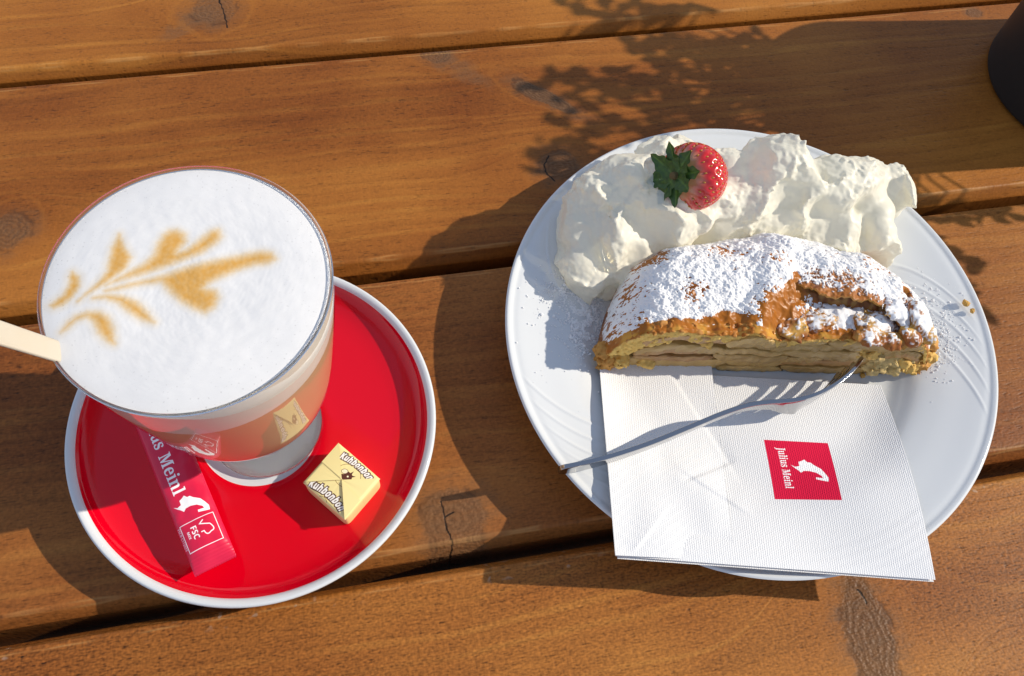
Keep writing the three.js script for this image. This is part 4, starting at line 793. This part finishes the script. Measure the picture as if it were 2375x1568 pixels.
// ---------------------------------------------------------------- crumbs and loose sugar on the plate
{
  const mk = (s, r) => nets((x, y, z) => hyp(x, y * 1.3, z) - r * (1 + 0.6 * n3(x * 420 + s, y * 420, z * 420) + 0.35 * n3(x * 1100, y * 1100 + s, z * 1100)), [-2 * r, -2 * r, -2 * r], [2 * r, 2 * r, 2 * r], r / 6);
  const cm = phy({ color: lin(0.55, 0.30, 0.06), roughness: 0.7 });
  const put = (px, py, r, s, label) => { const p0 = at(px, py, 0.016), y = groundPlate(p0.x, p0.z), p = at(px, py, y + r * 0.6); const m = shade(new THREE.Mesh(mk(s, r), cm)); m.name = numbered('pastry_crumb'); m.position.copy(p); scene.add(m); m.userData = { label, category: 'crumb', group: 'loose crumbs on the plate' }; };
  put(2240, 703, 0.0017, 1, 'larger golden crumb of a pair on the plate rim beside the strudel end');
  put(2256, 720, 0.0012, 2, 'smaller golden crumb of a pair on the plate rim beside the strudel end');
  put(2000, 871, 0.0013, 3, 'golden crumb on the plate just beside the fork tines');
  put(2092, 858, 0.0011, 4, 'tiny crumb at the foot of the strudel past the fork');
  // sugar grains
  const g = new THREE.IcosahedronGeometry(1, 0), N = 5200, im = new THREE.InstancedMesh(g, phy({ color: lin(0.88, 0.88, 0.88), roughness: 0.9 }), N);
  const M = new THREE.Matrix4(), Q = new THREE.Quaternion(), E = new THREE.Euler();
  const zones = [[1355, 735, 34, 52, 0.62], [1300, 670, 36, 26, 0.10], [1350, 800, 26, 30, 0.08], [2180, 780, 40, 70, 0.12], [2130, 690, 40, 40, 0.04], [1300, 720, 70, 110, 0.04]];
  let k = 0, tries = 0;
  while (k < N && tries++ < 60000) {
    let r = rnd(), zi = 0; while (zi < zones.length - 1 && r > zones[zi][4]) { r -= zones[zi][4]; zi++; }
    const zn = zones[zi], a = rnd() * 6.283, m = Math.sqrt(-2 * Math.log(rnd() + 1e-9)) * 0.62, px = zn[0] + zn[2] * m * Math.cos(a), py = zn[1] + zn[3] * m * Math.sin(a);
    const p0 = at(px, py, 0.012); let y = groundPlate(p0.x, p0.z); let p = at(px, py, y); y = groundPlate(p.x, p.z); p = at(px, py, y);
    if (hyp(p.x - PC.x, p.z - PC.z) > 0.112) continue;
    if (n2(p.x * 260, p.z * 260, 5) + 0.25 * (rnd() - 0.5) < -0.12) continue;
    const s = 0.00016 + 0.00032 * rnd() ** 2.2 + (rnd() < 0.02 ? 0.0004 : 0);
    E.set(rnd() * 6, rnd() * 6, rnd() * 6); Q.setFromEuler(E); M.compose(new V3(p.x, y + s * 0.5 + 0.0001, p.z), Q, new V3(s, s * 0.8, s)); im.setMatrixAt(k++, M);
  }
  im.count = k; im.instanceMatrix.needsUpdate = true; im.name = 'sugar_dust'; shade(im); scene.add(im);
  im.userData = { kind: 'stuff', label: 'white powdered sugar grains scattered on the plate round the strudel', category: 'sugar' };
}

// ---------------------------------------------------------------- black pot with a leafy plant
{
  const C = [0.3085, 0, -0.409];
  const pot = thing('plant_pot', 'matt black round plant pot standing on the table behind the plate', 'plant pot', C);
  const mat = phy({ color: lin(0.012, 0.012, 0.013), roughness: 0.55 });
  part('wall', lathe(smooth([[0.0, 0.001], [0.053, 0.001], [0.0546, 0.0025], [0.055, 0.006], [0.0562, 0.05], [0.0578, 0.090], [0.0578, 0.0935], [0.0565, 0.0945], [0.055, 0.0935], [0.0545, 0.085], [0.054, 0.080]], 80), 128), mat, pot);
  part('soil', grid(40, 10, (u, v) => { const a = u * 6.28319, r = 0.0543 * v; return new V3(r * Math.cos(a), 0.082 + 0.002 * n2(r * 90 * Math.cos(a), r * 90 * Math.sin(a), 1), r * Math.sin(a)); }, { flip: true }), std({ color: lin(0.03, 0.02, 0.013), roughness: 1 }), pot);
  const pl = thing('potted_plant', 'small leaved green plant growing out of the black pot', 'plant', [C[0], 0.085, C[2]]);
  const base = new V3(C[0], 0.085, C[2]);
  // where its leaves throw their shadows on the table, and the height of the leaf
  const SH = [[1350, 18, 150, 3], [1420, 22, 150, 5], [1480, 30, 152, 5], [1545, 22, 148, 4], [1610, 22, 140, 3], [1440, 60, 145, 3], [1530, 68, 140, 3], [1400, 48, 150, 3],
    [1470, 120, 135, 4], [1500, 95, 138, 3], [1560, 118, 130, 4], [1620, 112, 126, 4], [1660, 140, 122, 5], [1700, 112, 120, 4], [1750, 100, 118, 4], [1770, 85, 118, 2], [1600, 170, 125, 5], [1680, 185, 116, 6], [1740, 165, 112, 6], [1790, 150, 108, 5],
    [1520, 190, 135, 4], [1460, 195, 140, 4], [1400, 190, 145, 4], [1345, 180, 150, 4], [1290, 185, 152, 3], [1430, 165, 142, 3],
    [1570, 230, 128, 5], [1640, 240, 120, 6], [1710, 235, 114, 6], [1780, 225, 106, 6], [1640, 290, 118, 4], [1720, 300, 110, 5], [1560, 275, 128, 3],
    [1480, 250, 138, 2], [1380, 240, 146, 3], [1330, 225, 150, 2], [1400, 285, 145, 4], [1450, 300, 142, 4], [1340, 305, 150, 4], [1290, 330, 152, 4], [1520, 320, 134, 3], [1300, 375, 152, 5], [1350, 350, 148, 4], [1400, 360, 146, 3], 
    [2140, 470, 100, 4], [2190, 492, 100, 3], [2240, 505, 98, 3], [2290, 500, 96, 3], [2330, 485, 95, 3], [2160, 560, 105, 4], [2200, 600, 105, 3], [2235, 610, 108, 2], [2120, 620, 108, 4], [2170, 680, 110, 3], [2215, 690, 112, 3], [2100, 560, 106, 5], [2250, 740, 114, 1], [1850, 180, 104, 4], [2060, 420, 104, 4]];
  const K = [-1.456, 0.391], leaves = [], stems = [];
  const leaf = (c, dir, up, len, w) => {
    const side = new V3().crossVectors(dir, up).normalize(), nn = new V3().crossVectors(side, dir).normalize();
    return grid(4, 6, (u, v) => { const ww = w * Math.sin(Math.PI * Math.pow(v * 0.96 + 0.02, 0.8)) * (u - 0.5) * 2; return c.clone().addScaledVector(dir, len * (v - 0.5)).addScaledVector(side, ww).addScaledVector(nn, 0.12 * len * Math.sin(Math.PI * v) + 0.25 * Math.abs(ww)); });
  };
  for (const [x, y, hm, n] of SH) {
    const h = hm * 0.001, s = at(x, y, 0), c = new V3(s.x - K[0] * h, h, s.z - K[1] * h);
    stems.push([base.clone().add(new V3((c.x - base.x) * 0.25, -0.004, (c.z - base.z) * 0.25)), c]);
    for (let i = 0; i < n * (x > 1540 && x < 1800 && y > 70 && y < 320 ? 2.6 : 1.7); i++) {
      const p = c.clone().add(new V3((rnd() - 0.5) * 0.020, (rnd() - 0.5) * 0.012, (rnd() - 0.5) * 0.016));
      const a = rnd() * 6.283, d = new V3(Math.cos(a), (rnd() - 0.5) * 1.0, Math.sin(a)).normalize(), up = new V3((rnd() - 0.5) * 1.2 + 0.3, 1, (rnd() - 0.5) * 1.2).normalize();
      leaves.push(leaf(p, d, up, 0.0085 + 0.006 * rnd(), 0.0022 + 0.0018 * rnd()));
    }
  }
  const lg = mergeGeometries(leaves); lg.translate(-C[0], -0.085, -C[2]);
  const lm = part('foliage', lg, phy({ color: lin(0.05, 0.11, 0.025), roughness: 0.6, transmission: 0.15, thickness: 0, side: THREE.DoubleSide }), pl); lm.userData.kind = 'stuff';
  const sg = mergeGeometries(stems.map(([a, b]) => { const m = a.clone().lerp(b, 0.55); m.y += 0.012; return new THREE.TubeGeometry(new THREE.CatmullRomCurve3([a, m, b]), 8, 0.0007, 5); })); sg.translate(-C[0], -0.085, -C[2]);
  const sm = part('stem', sg, phy({ color: lin(0.06, 0.08, 0.03), roughness: 0.7 }), pl); sm.userData.kind = 'stuff';
}
console.log('all built');
renderer.render(scene, camera);
